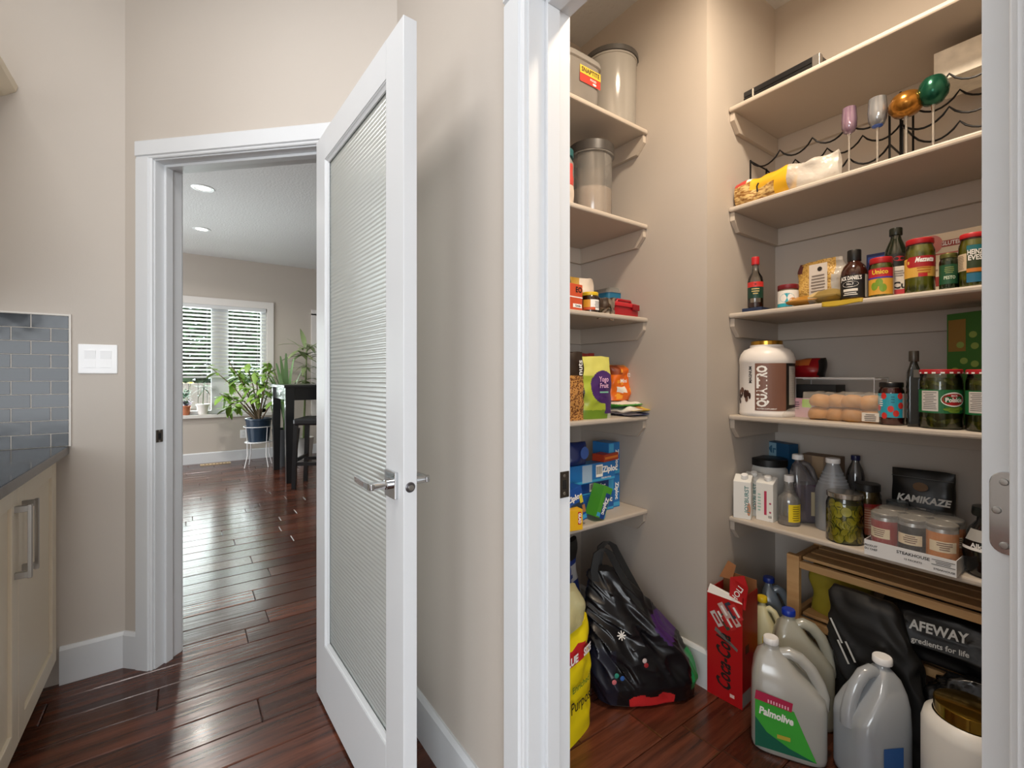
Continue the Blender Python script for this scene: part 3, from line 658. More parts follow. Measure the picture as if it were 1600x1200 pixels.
rgt = Vector((cos(TH), sin(TH), 0)); fwd = Vector((-sin(TH), cos(TH), 0))
tips = [(-0.95, 0.05, 0.98), (-0.62, -0.1, 0.62), (-0.45, 0.1, 0.86), (-0.2, 0.0, 1.0), (0.05, -0.12, 0.88), (0.22, 0.1, 0.72), (-0.75, 0.15, 0.42), (-0.35, -0.2, 0.5), (-0.05, 0.0, 0.62), (0.3, -0.1, 0.95), (0.42, 0.05, 0.55), (-0.55, 0.0, 1.05), (0.1, 0.1, 1.02)]
for a, b, h in tips:
    tip = rgt * a * 0.72 + fwd * b + Vector((0, 0, h)); mid = tip * 0.5 + Vector((0, 0, 0.22)); base = Vector((rs.uniform(-0.02, 0.02), rs.uniform(-0.02, 0.02), 0.26))
    br.append(tube([base, mid, tip], [0.011, 0.008, 0.004], 6))
    for _ in range(15):
        f = rs.uniform(0.45, 1.0); q = mid.lerp(tip, (f - 0.5) * 2) if f > 0.5 else base.lerp(mid, f * 2)
        pd.append((tuple(q + Vector((rs.uniform(-.03, .03), rs.uniform(-.03, .03), rs.uniform(-.02, .03)))), (rs.uniform(-1, 1), rs.uniform(-1, 1), rs.uniform(-0.5, 0.5))))
O('branches', join(*br), P('6B5A44', 0.8), pt, smooth=60)
f = O('foliage', foliage(pd, 0.15, 0.065, rs, 0.35), P('86AC48', 0.45), pt, smooth=60); f['kind'] = 'stuff'

def sill_plant(px, potm, r, h, label, build):
    x_, y_, Z_ = at_x(px, XF - 0.035); t = thing('sill_plant', label, 'houseplant', (XF - 0.035, y_, WZ0 + 0.0005), 0, 'small plants on the window sill')
    O('pot', lathe([(0, 0), (r * 0.72, 0), (r, h), (r * 1.06, h), (r * 1.06, h * 0.86), (r * 0.9, h * 0.86), (r * 0.9, h * 0.9), (0, h * 0.9)], 20), potm, t, smooth=40); build(t, h); return t
def daisy(t, h):
    pd = [((rs.uniform(-.02, .02), rs.uniform(-.02, .02), h + rs.uniform(0, .22)), (rs.uniform(-1, 1), rs.uniform(-1, 1), rs.uniform(0, 1))) for _ in range(40)]
    f = O('foliage', foliage(pd, 0.07, 0.035, rs), P('7FA08A', 0.5), t, smooth=60); f['kind'] = 'stuff'
    pd = [((rs.uniform(-.05, .05), rs.uniform(-.05, .05), h + rs.uniform(0, .06)), (rs.uniform(-1, 1), rs.uniform(-1, 1), rs.uniform(0, 1))) for _ in range(36)]
    f = O('purple_flowers', foliage(pd, 0.05, 0.04, rs), P('7A5A84', 0.5), t, smooth=60); f['kind'] = 'stuff'
    for k in range(3):
        a = rs.uniform(0, 6); O('stem', tube([(0, 0, h), (0.03 * cos(a), 0.05 * sin(a), h + 0.2), (0.04 * cos(a), 0.07 * sin(a), h + 0.3)], 0.003, 5), P('6C8A50', 0.6), t)
        O('yellow_flower', mv(lathe([(0, 0.012), (0.02, 0.018), (0.045, 0.004), (0.02, -0.004), (0, 0)], 12), 0.04 * cos(a), 0.07 * sin(a), h + 0.3), P('F2D428', 0.5), t, smooth=40)
def star(t, h):
    O('stem', tube([(0, 0, h * 0.9), (0.005, 0.01, h + 0.22)], 0.006, 6), P('5C6B46', 0.6), t)
    pd = [((0.005, 0.01, h + 0.2 + rs.uniform(-.02, .03)), (cos(k * 0.55), sin(k * 0.55), rs.uniform(-.5, .9))) for k in range(22)]
    f = O('foliage', foliage(pd, 0.16, 0.02, rs), P('4E5A3C', 0.5), t, smooth=60); f['kind'] = 'stuff'
sill_plant(290, P('B06B4A', 0.6), 0.06, 0.12, 'terracotta pot with purple and yellow flowers on the sill', daisy)
sill_plant(317, P('E6E2DC', 0.4), 0.075, 0.14, 'white pot with a spiky dark plant on the sill', star)
def strap_plant(t, n, L, w, m, spread, h, rs):
    for k in range(n):
        a = 2 * pi * k / n + rs.uniform(-.3, .3); s = rs.uniform(0.6, 1.0); lean = spread * rs.uniform(0.35, 1.0)
        def fn(u, v, a=a, s=s, lean=lean):
            r = lean * v ** 1.7; ww = w * (u - 0.5) * (1 - 0.75 * v ** 3) * 2
            return (r * cos(a) - ww * sin(a), r * sin(a) + ww * cos(a), h + L * s * v * (1 - 0.15 * v) + abs(ww) * 0.35)
        O('leaf', surf(fn, 2, 10), m, t, smooth=60)
Zq = 6.05; d = ray(447); sp = thing('snake_plant', 'tall snake plant in a dark pot behind the black table', 'houseplant', (d[0] * Zq, d[1] * Zq, 0))
O('pot', lathe([(0, 0), (0.12, 0), (0.17, 0.48), (0.155, 0.48), (0.15, 0.44), (0, 0.44)], 24), P('26282A', 0.5), sp, smooth=40)
strap_plant(sp, 11, 1.25, 0.035, P('6F8F5E', 0.45), 0.3, 0.42, random.Random(8))
Zq = 6.55; d = ray(474); sp = thing('corn_plant', 'slender pale-leaved plant behind the table by the second window', 'houseplant', (d[0] * Zq, d[1] * Zq, 0))
O('pot', lathe([(0, 0), (0.11, 0), (0.14, 0.3), (0.128, 0.3), (0.12, 0.27), (0, 0.27)], 24), P('E0DCD6', 0.5), sp, smooth=40)
O('stem', tube([(0, 0, 0.25), (0.03, 0.02, 1.0), (0.0, 0.05, 1.62)], [0.016, 0.013, 0.007], 8), P('7A8A58', 0.7), sp, smooth=60)
rs = random.Random(9); pd = [((rs.uniform(-.05, .05), 0.04 + rs.uniform(-.05, .05), z + rs.uniform(-.05, .05)), (rs.uniform(-1, 1), rs.uniform(-1, 1), rs.uniform(-.1, .9))) for z in (1.0, 1.1, 1.3, 1.45, 1.5, 1.6) for _ in range(9)]
f = O('foliage', foliage(pd, 0.26, 0.06, rs, 0.5), P('8FA070', 0.5), sp, smooth=60); f['kind'] = 'stuff'

# black counter-height table and stools
BLK = P('15171A', 0.28, coat=0.2)
d = ray(452); Zt = 5.02; px_, py_ = d[0] * Zt, d[1] * Zt          # near table leg
tb = thing('bar_table', 'black counter-height table with square legs', 'table', (px_, py_, 0), 0)
# table runs away from the near leg: +y (to the viewer's right) and -x (towards the window)
tl, tw, thh = 1.0, 0.95, 1.075
O('tabletop', box(-tw, -0.06, thh - 0.03, 0.06, tl, thh), BLK, tb, bev=0.003)
O('apron', join(box(-0.02, 0.03, thh - 0.17, 0.0, tl - 0.1, thh - 0.031), box(-tw + 0.1, -0.02, thh - 0.17, -0.03, 0.0, thh - 0.031), box(-tw + 0.05, 0.03, thh - 0.17, -tw + 0.07, tl - 0.1, thh - 0.031)), BLK, tb)
for lx, ly in ((0, 0), (-tw + 0.08, 0), (0, tl - 0.07), (-tw + 0.08, tl - 0.07)):
    O('leg', loft([[(lx + sx * w, ly + sy * w, z) for sx, sy in ((-1, -1), (1, -1), (1, 1), (-1, 1))] for z, w in ((0.001, 0.034), (thh - 0.031, 0.046))]), BLK, tb, bev=0.002)
def stool(px, Z, rz, label):
    d = ray(px); t = thing('bar_stool', label, 'stool', (d[0] * Z, d[1] * Z, 0), rz)
    O('seat', box(-0.2, -0.2, 0.66, 0.2, 0.2, 0.73), P('1A1B1D', 0.35), t, bev=0.02)
    for sx in (-1, 1):
        O('leg', loft([[(sx * 0.175 + a * 0.02, -0.175 + b * 0.02 - (0.02 if z < 0.1 else 0), z) for a, b in ((-1, -1), (1, -1), (1, 1), (-1, 1))] for z in (0.001, 0.66)]), BLK, t)
        O('leg', loft([[(sx * 0.175 + a * 0.02, 0.18 + dy + b * 0.02, z) for a, b in ((-1, -1), (1, -1), (1, 1), (-1, 1))] for z, dy in ((0.001, 0.03), (0.66, 0.0), (1.06, 0.05))]), BLK, t)
        O('stretcher', box(sx * 0.175 - 0.012, -0.175, 0.24, sx * 0.175 + 0.012, 0.18, 0.275), BLK, t)
    O('stretcher', box(-0.16, -0.187, 0.28, 0.16, -0.163, 0.315), BLK, t); O('stretcher', box(-0.16, 0.178, 0.2, 0.16, 0.202, 0.235), BLK, t)
    O('backrest', box(-0.16, 0.2, 0.78, 0.16, 0.228, 1.06), P('1A1B1D', 0.35), t, bev=0.006)
stool(498, 4.95, R(-30), 'black bar stool with padded seat in front of the table')
# ---------------------------------------------------------------- goods in the pantry: helpers
from mathutils import noise as _noise
def fit(pl, pr, yt, zb, gap=0.015, side='R', y=None, x=None):
    """upright round thing between two pixel columns, its near side `gap` behind the shelf front -> x, y, r, h"""
    a0, a1 = atan((pl - CX) / F), atan((pr - CX) / F); px = CX + F * math.tan((a0 + a1) / 2); hf = (a1 - a0) / 2; r = 0.04
    for _ in range(6):
        if side == 'R': X, Y, Z = at_y(px, (YSF + gap + r) if y is None else y)
        else: X, Y, Z = at_x(px, (XSF - gap - r) if x is None else x)
        r = hypot(X, Y) * sin(hf)
    zt = zat(yt, Z); zt = zat(yt, Z + 0.7 * r if zt < CAMH else Z - 0.7 * r)
    return X, Y, r, zt - zb
def sprof(p, r, h): return [(a * r, b * h) for a, b in p]
def paint(ob, mats, fn):
    for m in mats: ob.data.materials.append(m)
    for p in ob.data.polygons: p.material_index = fn(p.center)
def lid(parent, r, z0, z1, m, name='lid', n=28):
    return O(name, lathe([(0, z0), (r, z0), (r * 1.02, z0 + 0.001), (r * 1.02, z1 - 0.002), (r * 0.97, z1), (0, z1)], n), m, parent, smooth=35)
def jar(name, label, cat, f, zb, lid_m, glass='FFFFFF', fill=None, fill_top=0.8, rz=None, lid_h=0.13, shoulder=0.86, group=None, neck=0.86):
    X, Y, r, h = f; t = thing(name, label, cat, (X, Y, zb), face(X, Y) if rz is None else rz, group)
    lh = lid_h * h
    O('glass', lathe(sprof([(0, 0.0), (0.9, 0.0), (1, 0.03), (1, shoulder - 0.12), (0.97, shoulder - 0.06), (neck, shoulder), (neck, 0.93)], r, h), 32), clear(glass, 0.12), t, smooth=50)
    if fill is not None:
        O('contents', lathe(sprof([(0, 0.012), (0.88, 0.012), (0.955, 0.04), (0.955, min(fill_top, shoulder - 0.13))] + ([(neck * 0.94, fill_top)] if fill_top > shoulder - 0.13 else []) + [(0, fill_top)], r, h), 28), fill, t, smooth=50)
    lid(t, r * neck * 1.06, h - lh, h, lid_m)
    return t, r, h
def conform(ob, w, d, e=2.6, off=0.0015, tw=1.0, h=1.0, shrink=1.0):
    """press flat lettering on to the rounded front of a pouch"""
    for v in ob.data.vertices:
        a = min(0.98, abs(2 * v.co.x / w)); v.co.y = -(d / 2) * shrink * (1 - a ** e) ** (1 / e) - off
    return ob
def pouch(w, d, h, seed=1, cr=0.004, n=40, rings=26, top=0.05, bot=0.7, e=2.6, belly=0.35, tw=1.0, crx=24.0):
    out = []
    for i in range(rings + 1):
        t = i / rings
        th = bot + (1 - bot) * sin(pi / 2 * min(1, t / belly)) if t < belly else top + (1 - top) * cos(pi / 2 * (t - belly) / (1 - belly)) ** 0.8 if t < 1 else top
        ww = w * (1 + (tw - 1) * t); ring = []
        for (x, y, z) in superring(ww, d * max(th, top), h * t, e, n):
            q = Vector((x, y, z)) * crx + Vector((seed * 7.1, seed * 3.3, 0)); s = cr * min(1, 0.25 + t * 3)
            ring.append((x + s * _noise.noise(q), y + s * 1.6 * _noise.noise(q + Vector((9, 2, 5))), z + s * 0.8 * _noise.noise(q + Vector((1, 8, 3))) * (0 if i == 0 else 1)))
        out.append(ring)
    return loft(out)
FR = ((1, 0, 0), (0, 0, 1))            # right, up of a front (-Y) face
SD = ((0, 1, 0), (0, 0, 1))            # of the +X side face
LF = ((0, -1, 0), (0, 0, 1))           # of the -X side face
TP = ((1, 0, 0), (0, 1, 0))            # of the top face
INK = P('15120F', 0.6); WHT = P('F2F0EC', 0.55); RED = P('B81D24', 0.4); BLUE = P('1556A8', 0.35)
YEL = P('EBC521', 0.45); GRN = P('2C7A34', 0.45); DGRN = P('0F3B24', 0.45); BLKP = P('0D0D0E', 0.4); GOLD = P('B48A3A', 0.3, metal=0.8)
TEAL = P('2FA3B5', 0.4); PAPER = P('E4DFD6', 0.6)
def barcode(parent, org, fr, w, h):
    O('barcode', quad(org, *fr, w, h, 0.0006), WHT, parent); r_, u_ = Vector(fr[0]), Vector(fr[1]); b = random.Random(int(w * 1e5)); bars = []
    x = -w * 0.4
    while x < w * 0.4:
        ww = w * b.choice((0.02, 0.035, 0.05)); bars.append(quad(Vector(org) + r_ * x + u_ * h * 0.05, *fr, ww, h * 0.65, 0.0009)); x += ww * 2.1
    O('bars', join(*bars), INK, parent)
def carton(parent, w, d, h, m, name='carton', bev=0.0012, z=0.0): return O(name, box(-w / 2, -d / 2, z, w / 2, d / 2, z + h), m, parent, bev=bev)
def lines(parent, org, fr, w, n, lh, m, seed=1, name='small_print'):
    r_, u_ = Vector(fr[0]), Vector(fr[1]); b = random.Random(seed); g = []
    for k in range(n):
        ww = w * b.uniform(0.6, 1.0); g.append(quad(Vector(org) - u_ * lh * k, *fr, ww, lh * 0.4, 0.0008))
    return O(name, join(*g), m, parent)
def wlines(parent, rad, ang, z, w, n, lh, m, seed=1):
    b = random.Random(seed); g = []
    for k in range(n):
        ww = w * b.uniform(0.6, 1.0) / rad; g.append(band(rad, z - lh * k - lh * 0.2, z - lh * k + lh * 0.2, ang - ww / 2, ang + ww / 2, 8, 0.0009))
    return O('small_print', join(*g), m, parent)

# ================================================================ narrow shelves
L1, L2, L3, L4, L5 = LS
def PLc(px, gap, z):            # centre of a thing on the narrow shelves
    X, Y, Z = at_x(px, XSF - gap); return (X, Y, z)
# --- top: canister, snap-lid tub
X, Y, r, h = fit(917, 998, 66, L1, 0.03, 'L'); h = 0.335; Y -= 0.012
t = thing('storage_canister', 'tall translucent plastic canister with dark lid', 'canister', (X, Y, L1), 0)
O('body', lathe([(0, 0), (r * 0.93, 0), (r * 0.95, 0.006), (r, h * 0.9), (r * 1.03, h * 0.905), (r * 1.03, h * 0.925), (r * 0.99, h * 0.93)], 40), clear('F0ECE6', 0.15, 0.12, 0.62, 'F0EBE2'), t, smooth=50)
lid(t, r * 1.04, h * 0.93, h, P('4A4744', 0.4), n=40)
t = thing('food_tub', 'clear rectangular food tub with a yellow and red label', 'tub', PLc(893, 0.085, L1), pi / 2)
O('body', loft([superring(0.20 * k, 0.145 * k, z, 5, 40) for z, k in ((0, 0.9), (0.004, 0.93), (0.16, 1.0))]), clear('F3F0EC', 0.15, 0.1, 0.4, 'F2ECE4'), t, smooth=50)
O('lid', loft([superring(0.214, 0.158, 0.155, 5, 40), superring(0.214, 0.158, 0.172, 5, 40), superring(0.2, 0.145, 0.18, 5, 40)]), clear('EFECE8', 0.2, 0.1, 0.5, 'F0ECE6'), t, smooth=50)
o = (0.035, -0.0745, 0.115); O('label_print', quad((0.03, -0.0735, 0.118), *FR, 0.11, 0.03), P('E2C03C', 0.5), t); O('label_print', quad((0.03, -0.0725, 0.088), *FR, 0.11, 0.032), P('C2392B', 0.5), t)
flat_text(t, 'SNAPTITE', 0.017, (0.03, -0.0742, 0.118), *FR, P('3A2A18', 0.6), width=0.095); flat_text(t, 'FOOD', 0.008, (0.045, -0.0732, 0.092), *FR, WHT)
O('label_print', oval((0.052, -0.073, 0.08), *FR, 0.02, 0.009), WHT, t)
# --- second: flour canister, jars half hidden by the door jamb
X, Y, r, h = fit(891, 957, 224, L2, 0.045, 'L')
t = thing('flour_canister', 'clear canister half full of flour with dark lid', 'canister', (X, Y, L2), 0)
O('body', lathe([(0, 0), (r * 0.95, 0), (r * 0.97, 0.005), (r * 0.985, h * 0.86), (r * 1.07, h * 0.87), (r * 1.07, h * 0.885)], 40), clear('EFEAE4', 0.15, 0.1, 0.28, 'EFEAE2'), t, smooth=50)
fl_m = P('E6D6C4', 0.85, bump=0.3, bscale=60)
O('flour', lathe([(0, 0.004), (r * 0.93, 0.004), (r * 0.955, h * 0.42), (r * 0.8, h * 0.44), (0, h * 0.41)], 36), fl_m, t, smooth=50)
lid(t, r * 1.06, h * 0.885, h * 1.02, P('3E3A37', 0.4), n=40)
t = thing('storage_jar', 'white jar with a teal lid beside the flour canister', 'jar', PLc(872, 0.13, L2), pi / 2)
O('body', lathe([(0, 0), (0.06, 0), (0.063, 0.01), (0.063, 0.19), (0.052, 0.215)], 28), clear('F0EEEA', 0.15, 0.1, 0.5), t, smooth=50); lid(t, 0.06, 0.215, 0.245, P('1F5C60', 0.4))
t = thing('snack_pouch', 'small red and white snack pouch by the flour canister', 'pouch', PLc(876, 0.03, L2), pi / 2)
o = O('body', pouch(0.11, 0.05, 0.155, 4, 0.006), P('B8403A', 0.4), t, smooth=60); paint(o, [P('D8C8B8', 0.4)], lambda c: 1 if c.z < 0.06 else 0)
# --- third: box, jar, containers
t = thing('pantry_box', 'orange-red food box beside the yellow-lidded jar', 'box', PLc(888, 0.045, L3), pi / 2 + R(6))
carton(t, 0.10, 0.055, 0.10, P('C9502E', 0.5)); flat_text(t, 'EO', 0.02, (0.028, -0.0278, 0.078), *FR, INK, bold=0.03)
O('print', quad((0.02, -0.0275, 0.018), *FR, 0.05, 0.014), WHT, t); O('print', quad((0.0, -0.0275, 0.05), *FR, 0.1, 0.004), WHT, t); flat_text(t, 'Canada', 0.007, (0.022, -0.028, 0.018), *FR, INK)
t = thing('snack_bag', 'crumpled white and gold snack bag behind the orange box', 'bag', PLc(908, 0.17, L3), pi / 2)
o = O('body', pouch(0.15, 0.07, 0.17, 5, 0.014, crx=16), P('D8CDBE', 0.35), t, smooth=60); paint(o, [P('B89038', 0.35), P('8E2F28', 0.35)], lambda c: 1 if c.x < -0.02 and c.z > 0.06 else (2 if c.x < 0.01 and c.z < 0.1 else 0))
f = fit(907, 936, 456, L3, 0.012, 'L'); t, r, h = jar('spread_jar', 'small dark jar with yellow lid and white label', 'jar', f, L3, P('E8C32A', 0.4), 'F2E6D6', P('3A1D0E', 0.35), 0.84, rz=pi / 2 - 0.25, lid_h=0.17)
O('label', band(r, h * 0.12, h * 0.62, -0.45, 1.15), WHT, t); O('label', band(r, h * 0.12, h * 0.62, -1.3, -0.45), P('D99A2C', 0.5), t); O('label', band(r, h * 0.12, h * 0.25, -1.3, 0.1, off=0.0006), P('C6542C', 0.5), t)
wlines(t, r, 0.4, h * 0.52, r * 1.0, 5, h * 0.07, P('6A6A6A', 0.6), 4)
t = thing('lunch_box', 'red plastic lunch box with handle', 'lunch box', PLc(962, 0.07, L3), pi / 2 + R(4))
O('base', loft([superring(0.19, 0.115, z, 6, 36) for z in (0, 0.004, 0.036)]), P('A3141E', 0.3), t, smooth=40); O('lid', loft([superring(0.2 * k, 0.125 * k, z, 6, 36) for z, k in ((0.0362, 1), (0.046, 1), (0.054, 0.9))]), P('B01824', 0.3), t, smooth=40)
O('clasp', box(0.03, -0.067, 0.025, 0.075, -0.06, 0.05), P('8A0F18', 0.3), t, bev=0.003); O('handle', tube([(-0.06, -0.05, 0.05), (-0.055, -0.05, 0.062), (0.03, -0.05, 0.062), (0.035, -0.05, 0.05)], 0.006, 8), P('A3141E', 0.3), t, smooth=50)
t = thing('food_container', 'blue rectangular container with a clear lid behind the red lunch box', 'container', PLc(964, 0.225, L3), pi / 2)
O('base', loft([superring(0.27 * k, 0.15 * k, z, 8, 40) for z, k in ((0, 0.92), (0.125, 1.0))]), P('1F6E92', 0.4), t, smooth=40)
O('lid', loft([superring(0.275 * k, 0.155 * k, z, 8, 40) for z, k in ((0.1252, 1), (0.131, 1), (0.133, 0.9), (0.15, 0.8))]), clear('EEF2F2', 0.25, 0.1, 0.3), t, smooth=40)
t = thing('foil_packet', 'silver foil packet lying in front of the red lunch box', 'packet', PLc(952, 0.01, L3 + 0.0), pi / 2)
t.location.x = XSF - 0.012 - 0.008
o = O('body', mv(rot(pouch(0.085, 0.04, 0.10, 9, 0.01, crx=30), R(90), 'Y'), -0.05, 0, 0.022), P('B8AFA4', 0.16, metal=1.0), t, smooth=60); paint(o, [P('3A2C22', 0.3)], lambda c: 1 if c.x < -0.01 and c.z > 0.02 else 0)
t.location.x -= 0.005

# --- fourth: snack bags
def bag(name, label, px, gap, z, w, d, h, m, mats=(), fn=None, rz=pi / 2, seed=1, cr=0.006, lay=False, crx=24.0, **k):
    t = thing(name, label, 'bag', PLc(px, gap, z), rz, 'snack bags on the narrow shelf')
    g = pouch(w, d, h, seed, cr, crx=crx, **k)
    if lay: g = mv(rot(g, R(-90), 'X'), 0, -h / 2, d / 2)
    o = O('body', g, m, t, smooth=60)
    if fn: paint(o, mats, fn)
    return t
NUTS = speckle('6A3A16', 'C08A4A', 130, 0.4, 0.45, 0.12, 0.6, kind='VORONOI')
t = bag('nut_bag', 'clear bag of brown nuts with white lettering', 882, 0.05, L4, 0.17, 0.06, 0.26, NUTS, [P('2A1D14', 0.4)], lambda c: 1 if c.z > 0.165 else 0, seed=2, rz=pi / 2 - R(8))
conform(flat_text(t, 'nuts', 0.024, (0.058, -0.034, 0.20), (0, 0, 1), (-1, 0, 0), WHT), 0.17, 0.06, off=0.003, shrink=0.75)
t = bag('snack_bag', 'dark red and brown snack bag behind the lime bag', 908, 0.16, L4, 0.15, 0.06, 0.265, P('5A1414', 0.4), [P('8E2420', 0.4), P('2A1A14', 0.4)], lambda c: 1 if c.z > 0.18 else (2 if c.x < -0.02 else 0), seed=3, cr=0.009)
t = bag('raisin_bag', 'lime green and purple stand-up pouch', 928, 0.045, L4, 0.15, 0.062, 0.245, P('A9B83A', 0.35),
    [P('4A2A6A', 0.35), P('B9BFA8', 0.4), P('6E8F28', 0.4), P('D3D06A', 0.35), P('3A2A24', 0.4)],
    lambda c: (5 if c.x < -0.062 and c.z < 0.19 else 1 if (((c.x - 0.03) / 0.062) ** 2 + ((c.z - 0.125) / 0.065) ** 2 < 1 or (c.x > 0.035 and 0.02 < c.z < 0.15)) else 2 if c.x > 0.05 and c.z < 0.06 else 3 if c.z < 0.035 else 4 if c.z > 0.17 else 0), seed=6, rz=pi / 2 - R(10), cr=0.005, n=150, rings=100)
flat_text(t, 'Yogo', 0.02, (0.022, -0.03, 0.155), *FR, P('E8B8D8', 0.5), width=0.045, off=0.006); flat_text(t, 'Fruit', 0.018, (0.022, -0.031, 0.13), *FR, P('E8B8D8', 0.5), width=0.04, off=0.006)
O('print', quad((0.022, -0.031, 0.105), *FR, 0.04, 0.006, 0.006), P('7FB8A0', 0.5), t)
t = bag('chip_bag', 'bright orange crumpled chip bag', 968, 0.13, L4 + 0.062, 0.14, 0.075, 0.155, P('E06A14', 0.3), [P('F0A030', 0.3), P('EDE6DA', 0.4), P('8A3A10', 0.35)], lambda c: 2 if (c.z < 0.06 and -0.045 < c.x < 0.0 and c.y < 0 and c.z > 0.035) else 1 if _noise.noise(c * 30) > 0.28 else 3 if c.z > 0.11 and c.x < -0.02 else 0, seed=7, cr=0.016, crx=20)
conform(flat_text(t, '12', 0.016, (0.022, -0.03, 0.11), *FR, WHT), 0.14, 0.075, off=0.007, shrink=0.7); conform(flat_text(t, 'Mini', 0.016, (-0.018, -0.036, 0.085), *FR, WHT), 0.14, 0.075, off=0.007, shrink=0.88)
t = bag('noodle_packet', 'green and white packet between the orange and yellow bags', 970, 0.10, L4 + 0.034, 0.14, 0.024, 0.14, P('3F9A3A', 0.3), [P('EDEBE2', 0.35), P('E2C52E', 0.35)], lambda c: 2 if c.x > 0.0 and c.z > 0.02 and _noise.noise(c * 25) > 0.1 else 1 if c.z > 0.0155 else 0, seed=8, cr=0.006, lay=True, bot=0.1)
t = bag('sugar_bag', 'yellow and white bag lying flat on the blue bag', 986, 0.075, L4 + 0.0165, 0.21, 0.02, 0.17, P('E3C21A', 0.35), [P('E9E4DC', 0.4), P('C98A5A', 0.4)], lambda c: 1 if c.x < -0.03 else 2 if c.x < 0.0 and c.z > 0.006 else 0, seed=9, cr=0.007, lay=True, bot=0.1)
t = bag('blue_packet', 'blue and pale packet lying flat on the narrow shelf edge', 990, 0.08, L4, 0.21, 0.016, 0.17, P('15307A', 0.35), [P('C8C0C4', 0.4)], lambda c: 1 if c.x < -0.04 and c.z > 0.004 else 0, seed=10, cr=0.006, lay=True, bot=0.1)

# --- fifth: storage-bag boxes
ZB = P('1E6FB4', 0.35); ZD = P('123C80', 0.35); ZL = P('3FA0D0', 0.35)
def zbox(label, pos, rz, w, d, h, m=ZB, tsize=0.02, tx=0.0, tz=None, vert=False, code=None, side='FR', txt='Ziploc', ww=None):
    t = thing('storage_bag_box', label, 'box', pos, rz, 'storage bag boxes on the lowest narrow shelf'); carton(t, w, d, h, m)
    O('print', quad((0, -d / 2, h * 0.1), *FR, w * 0.98, h * 0.12), ZL, t)
    z = h * 0.6 if tz is None else tz
    if txt:
        if vert: flat_text(t, txt, tsize, (tx, -d / 2, z), (0, 0, -1), (1, 0, 0), WHT, bold=0.04)
        else: flat_text(t, txt, tsize, (tx, -d / 2, z), *FR, WHT, bold=0.04, width=ww)
    if code: barcode(t, (code[0], -d / 2, code[1]), FR, code[2], code[3])
    return t
def PLe(px, gap, z): X, Y, Z = at_x(px, XSF - gap); return (X, Y, z)
z5 = L5
xs_ = XSF - 0.09
# two upright boxes at the far end, next to the wall
y_end = at_x(981, XSF - 0.06)[1]
for k, lb in ((0, 'upright blue storage-bag box at the bottom beside the pantry wall'), (1, 'upright blue storage-bag box stacked on top beside the pantry wall')):
    t = zbox(lb, (XSF - 0.15, y_end - 0.037, z5 + k * 0.1405), pi / 2 + R(2 * k), 0.074, 0.09, 0.139, ZB, 0.02, 0.018, 0.07, True)
    O('print', quad((-0.018, -0.0452, 0.075), *FR, 0.03, 0.12), ZL, t); O('print', quad((-0.018, -0.0453, 0.02), *FR, 0.02, 0.02), P('BFE0F0', 0.4), t)
yb_ = y_end - 0.045
zbox('long blue storage-bag box lying at the bottom of the stack', (XSF - 0.122, yb_ - 0.14, z5), pi / 2, 0.27, 0.055, 0.078, P('1A5CA4', 0.35), 0.022, 0.085, 0.045, code=(0.035, 0.05, 0.03, 0.035))
zbox('dark blue storage-bag box in the middle of the stack', (XSF - 0.125, yb_ - 0.15, z5 + 0.0785), pi / 2 + R(2), 0.25, 0.05, 0.05, ZD, 0.018, 0.07, 0.027, code=(0.02, 0.028, 0.03, 0.034))
t = zbox('long blue storage-bag box lying across the top of the stack', (XSF - 0.105, yb_ - 0.09, z5 + 0.1295 + 0.012), pi / 2 - R(3), 0.29, 0.06, 0.078, P('1E6CB0', 0.35), 0.024, 0.115, 0.047, code=(0.05, 0.045, 0.04, 0.05))
t.location.x -= 0.0; O('print', quad((-0.02, -0.0301, 0.04), *FR, 0.055, 0.07), P('9DB4CC', 0.4), t); flat_text(t, 'FREEZER STYLE', 0.006, (0.09, -0.03, 0.013), *FR, WHT)
t.location.z = z5 + 0.129; t.location.x = XSF - 0.117; t.rotation_euler.z = pi / 2; t.location.y -= 0.06
t = zbox('blue and green sandwich-bag box leaning at an angle', (XSF - 0.06, at_x(931, XSF - 0.03)[1], z5 + 0.004), pi / 2 + R(16), 0.05, 0.06, 0.125, P('4C9A2E', 0.4), 0.018, 0.008, 0.05, True)
t.rotation_euler = (0, R(24), pi / 2); O('print', quad((0.008, -0.0302, 0.05), *FR, 0.026, 0.1, 0.0003), P('163E86', 0.4), t)
t.location.x = XSF - 0.038; t.location.z = z5 + 0.0116
t = zbox('blue freezer-bag box propped against the stack', (XSF - 0.04, at_x(901, XSF - 0.03)[1], z5), pi / 2, 0.085, 0.05, 0.135, P('1D4F9C', 0.4), 0.02, 0.0, 0.1)
t.rotation_euler = (0, R(-14), pi / 2); t.location.z = z5 + 0.0112; O('print', quad((0.005, -0.0252, 0.06), *FR, 0.06, 0.035), P('2A3A4A', 0.4), t); O('print', quad((0.03, -0.0253, 0.085), *FR, 0.016, 0.03), P('D8CC3A', 0.4), t); O('print', quad((0.035, -0.0254, 0.045), *FR, 0.014, 0.03), P('B07A4A', 0.4), t)
t = thing('garbage_bag_box', 'yellow bag box with red lettering at the shelf front', 'box', (XSF + 0.008, at_x(897, XSF + 0.01)[1] - 0.012, z5), pi / 2 - R(12)); carton(t, 0.10, 0.05, 0.075, P('E5B21C', 0.45))
O('print', quad((0.036, -0.025, 0.044), *FR, 0.013, 0.046), P('C42026', 0.4), t); flat_text(t, 'GLAD', 0.011, (0.036, -0.0255, 0.044), (0, 0, -1), (1, 0, 0), WHT, bold=0.05, off=0.001, width=0.038); O('print', oval((-0.025, -0.025, 0.03), *FR, 0.04, 0.035), P('E8D9A0', 0.5), t)
t.location.x = XSF - 0.012
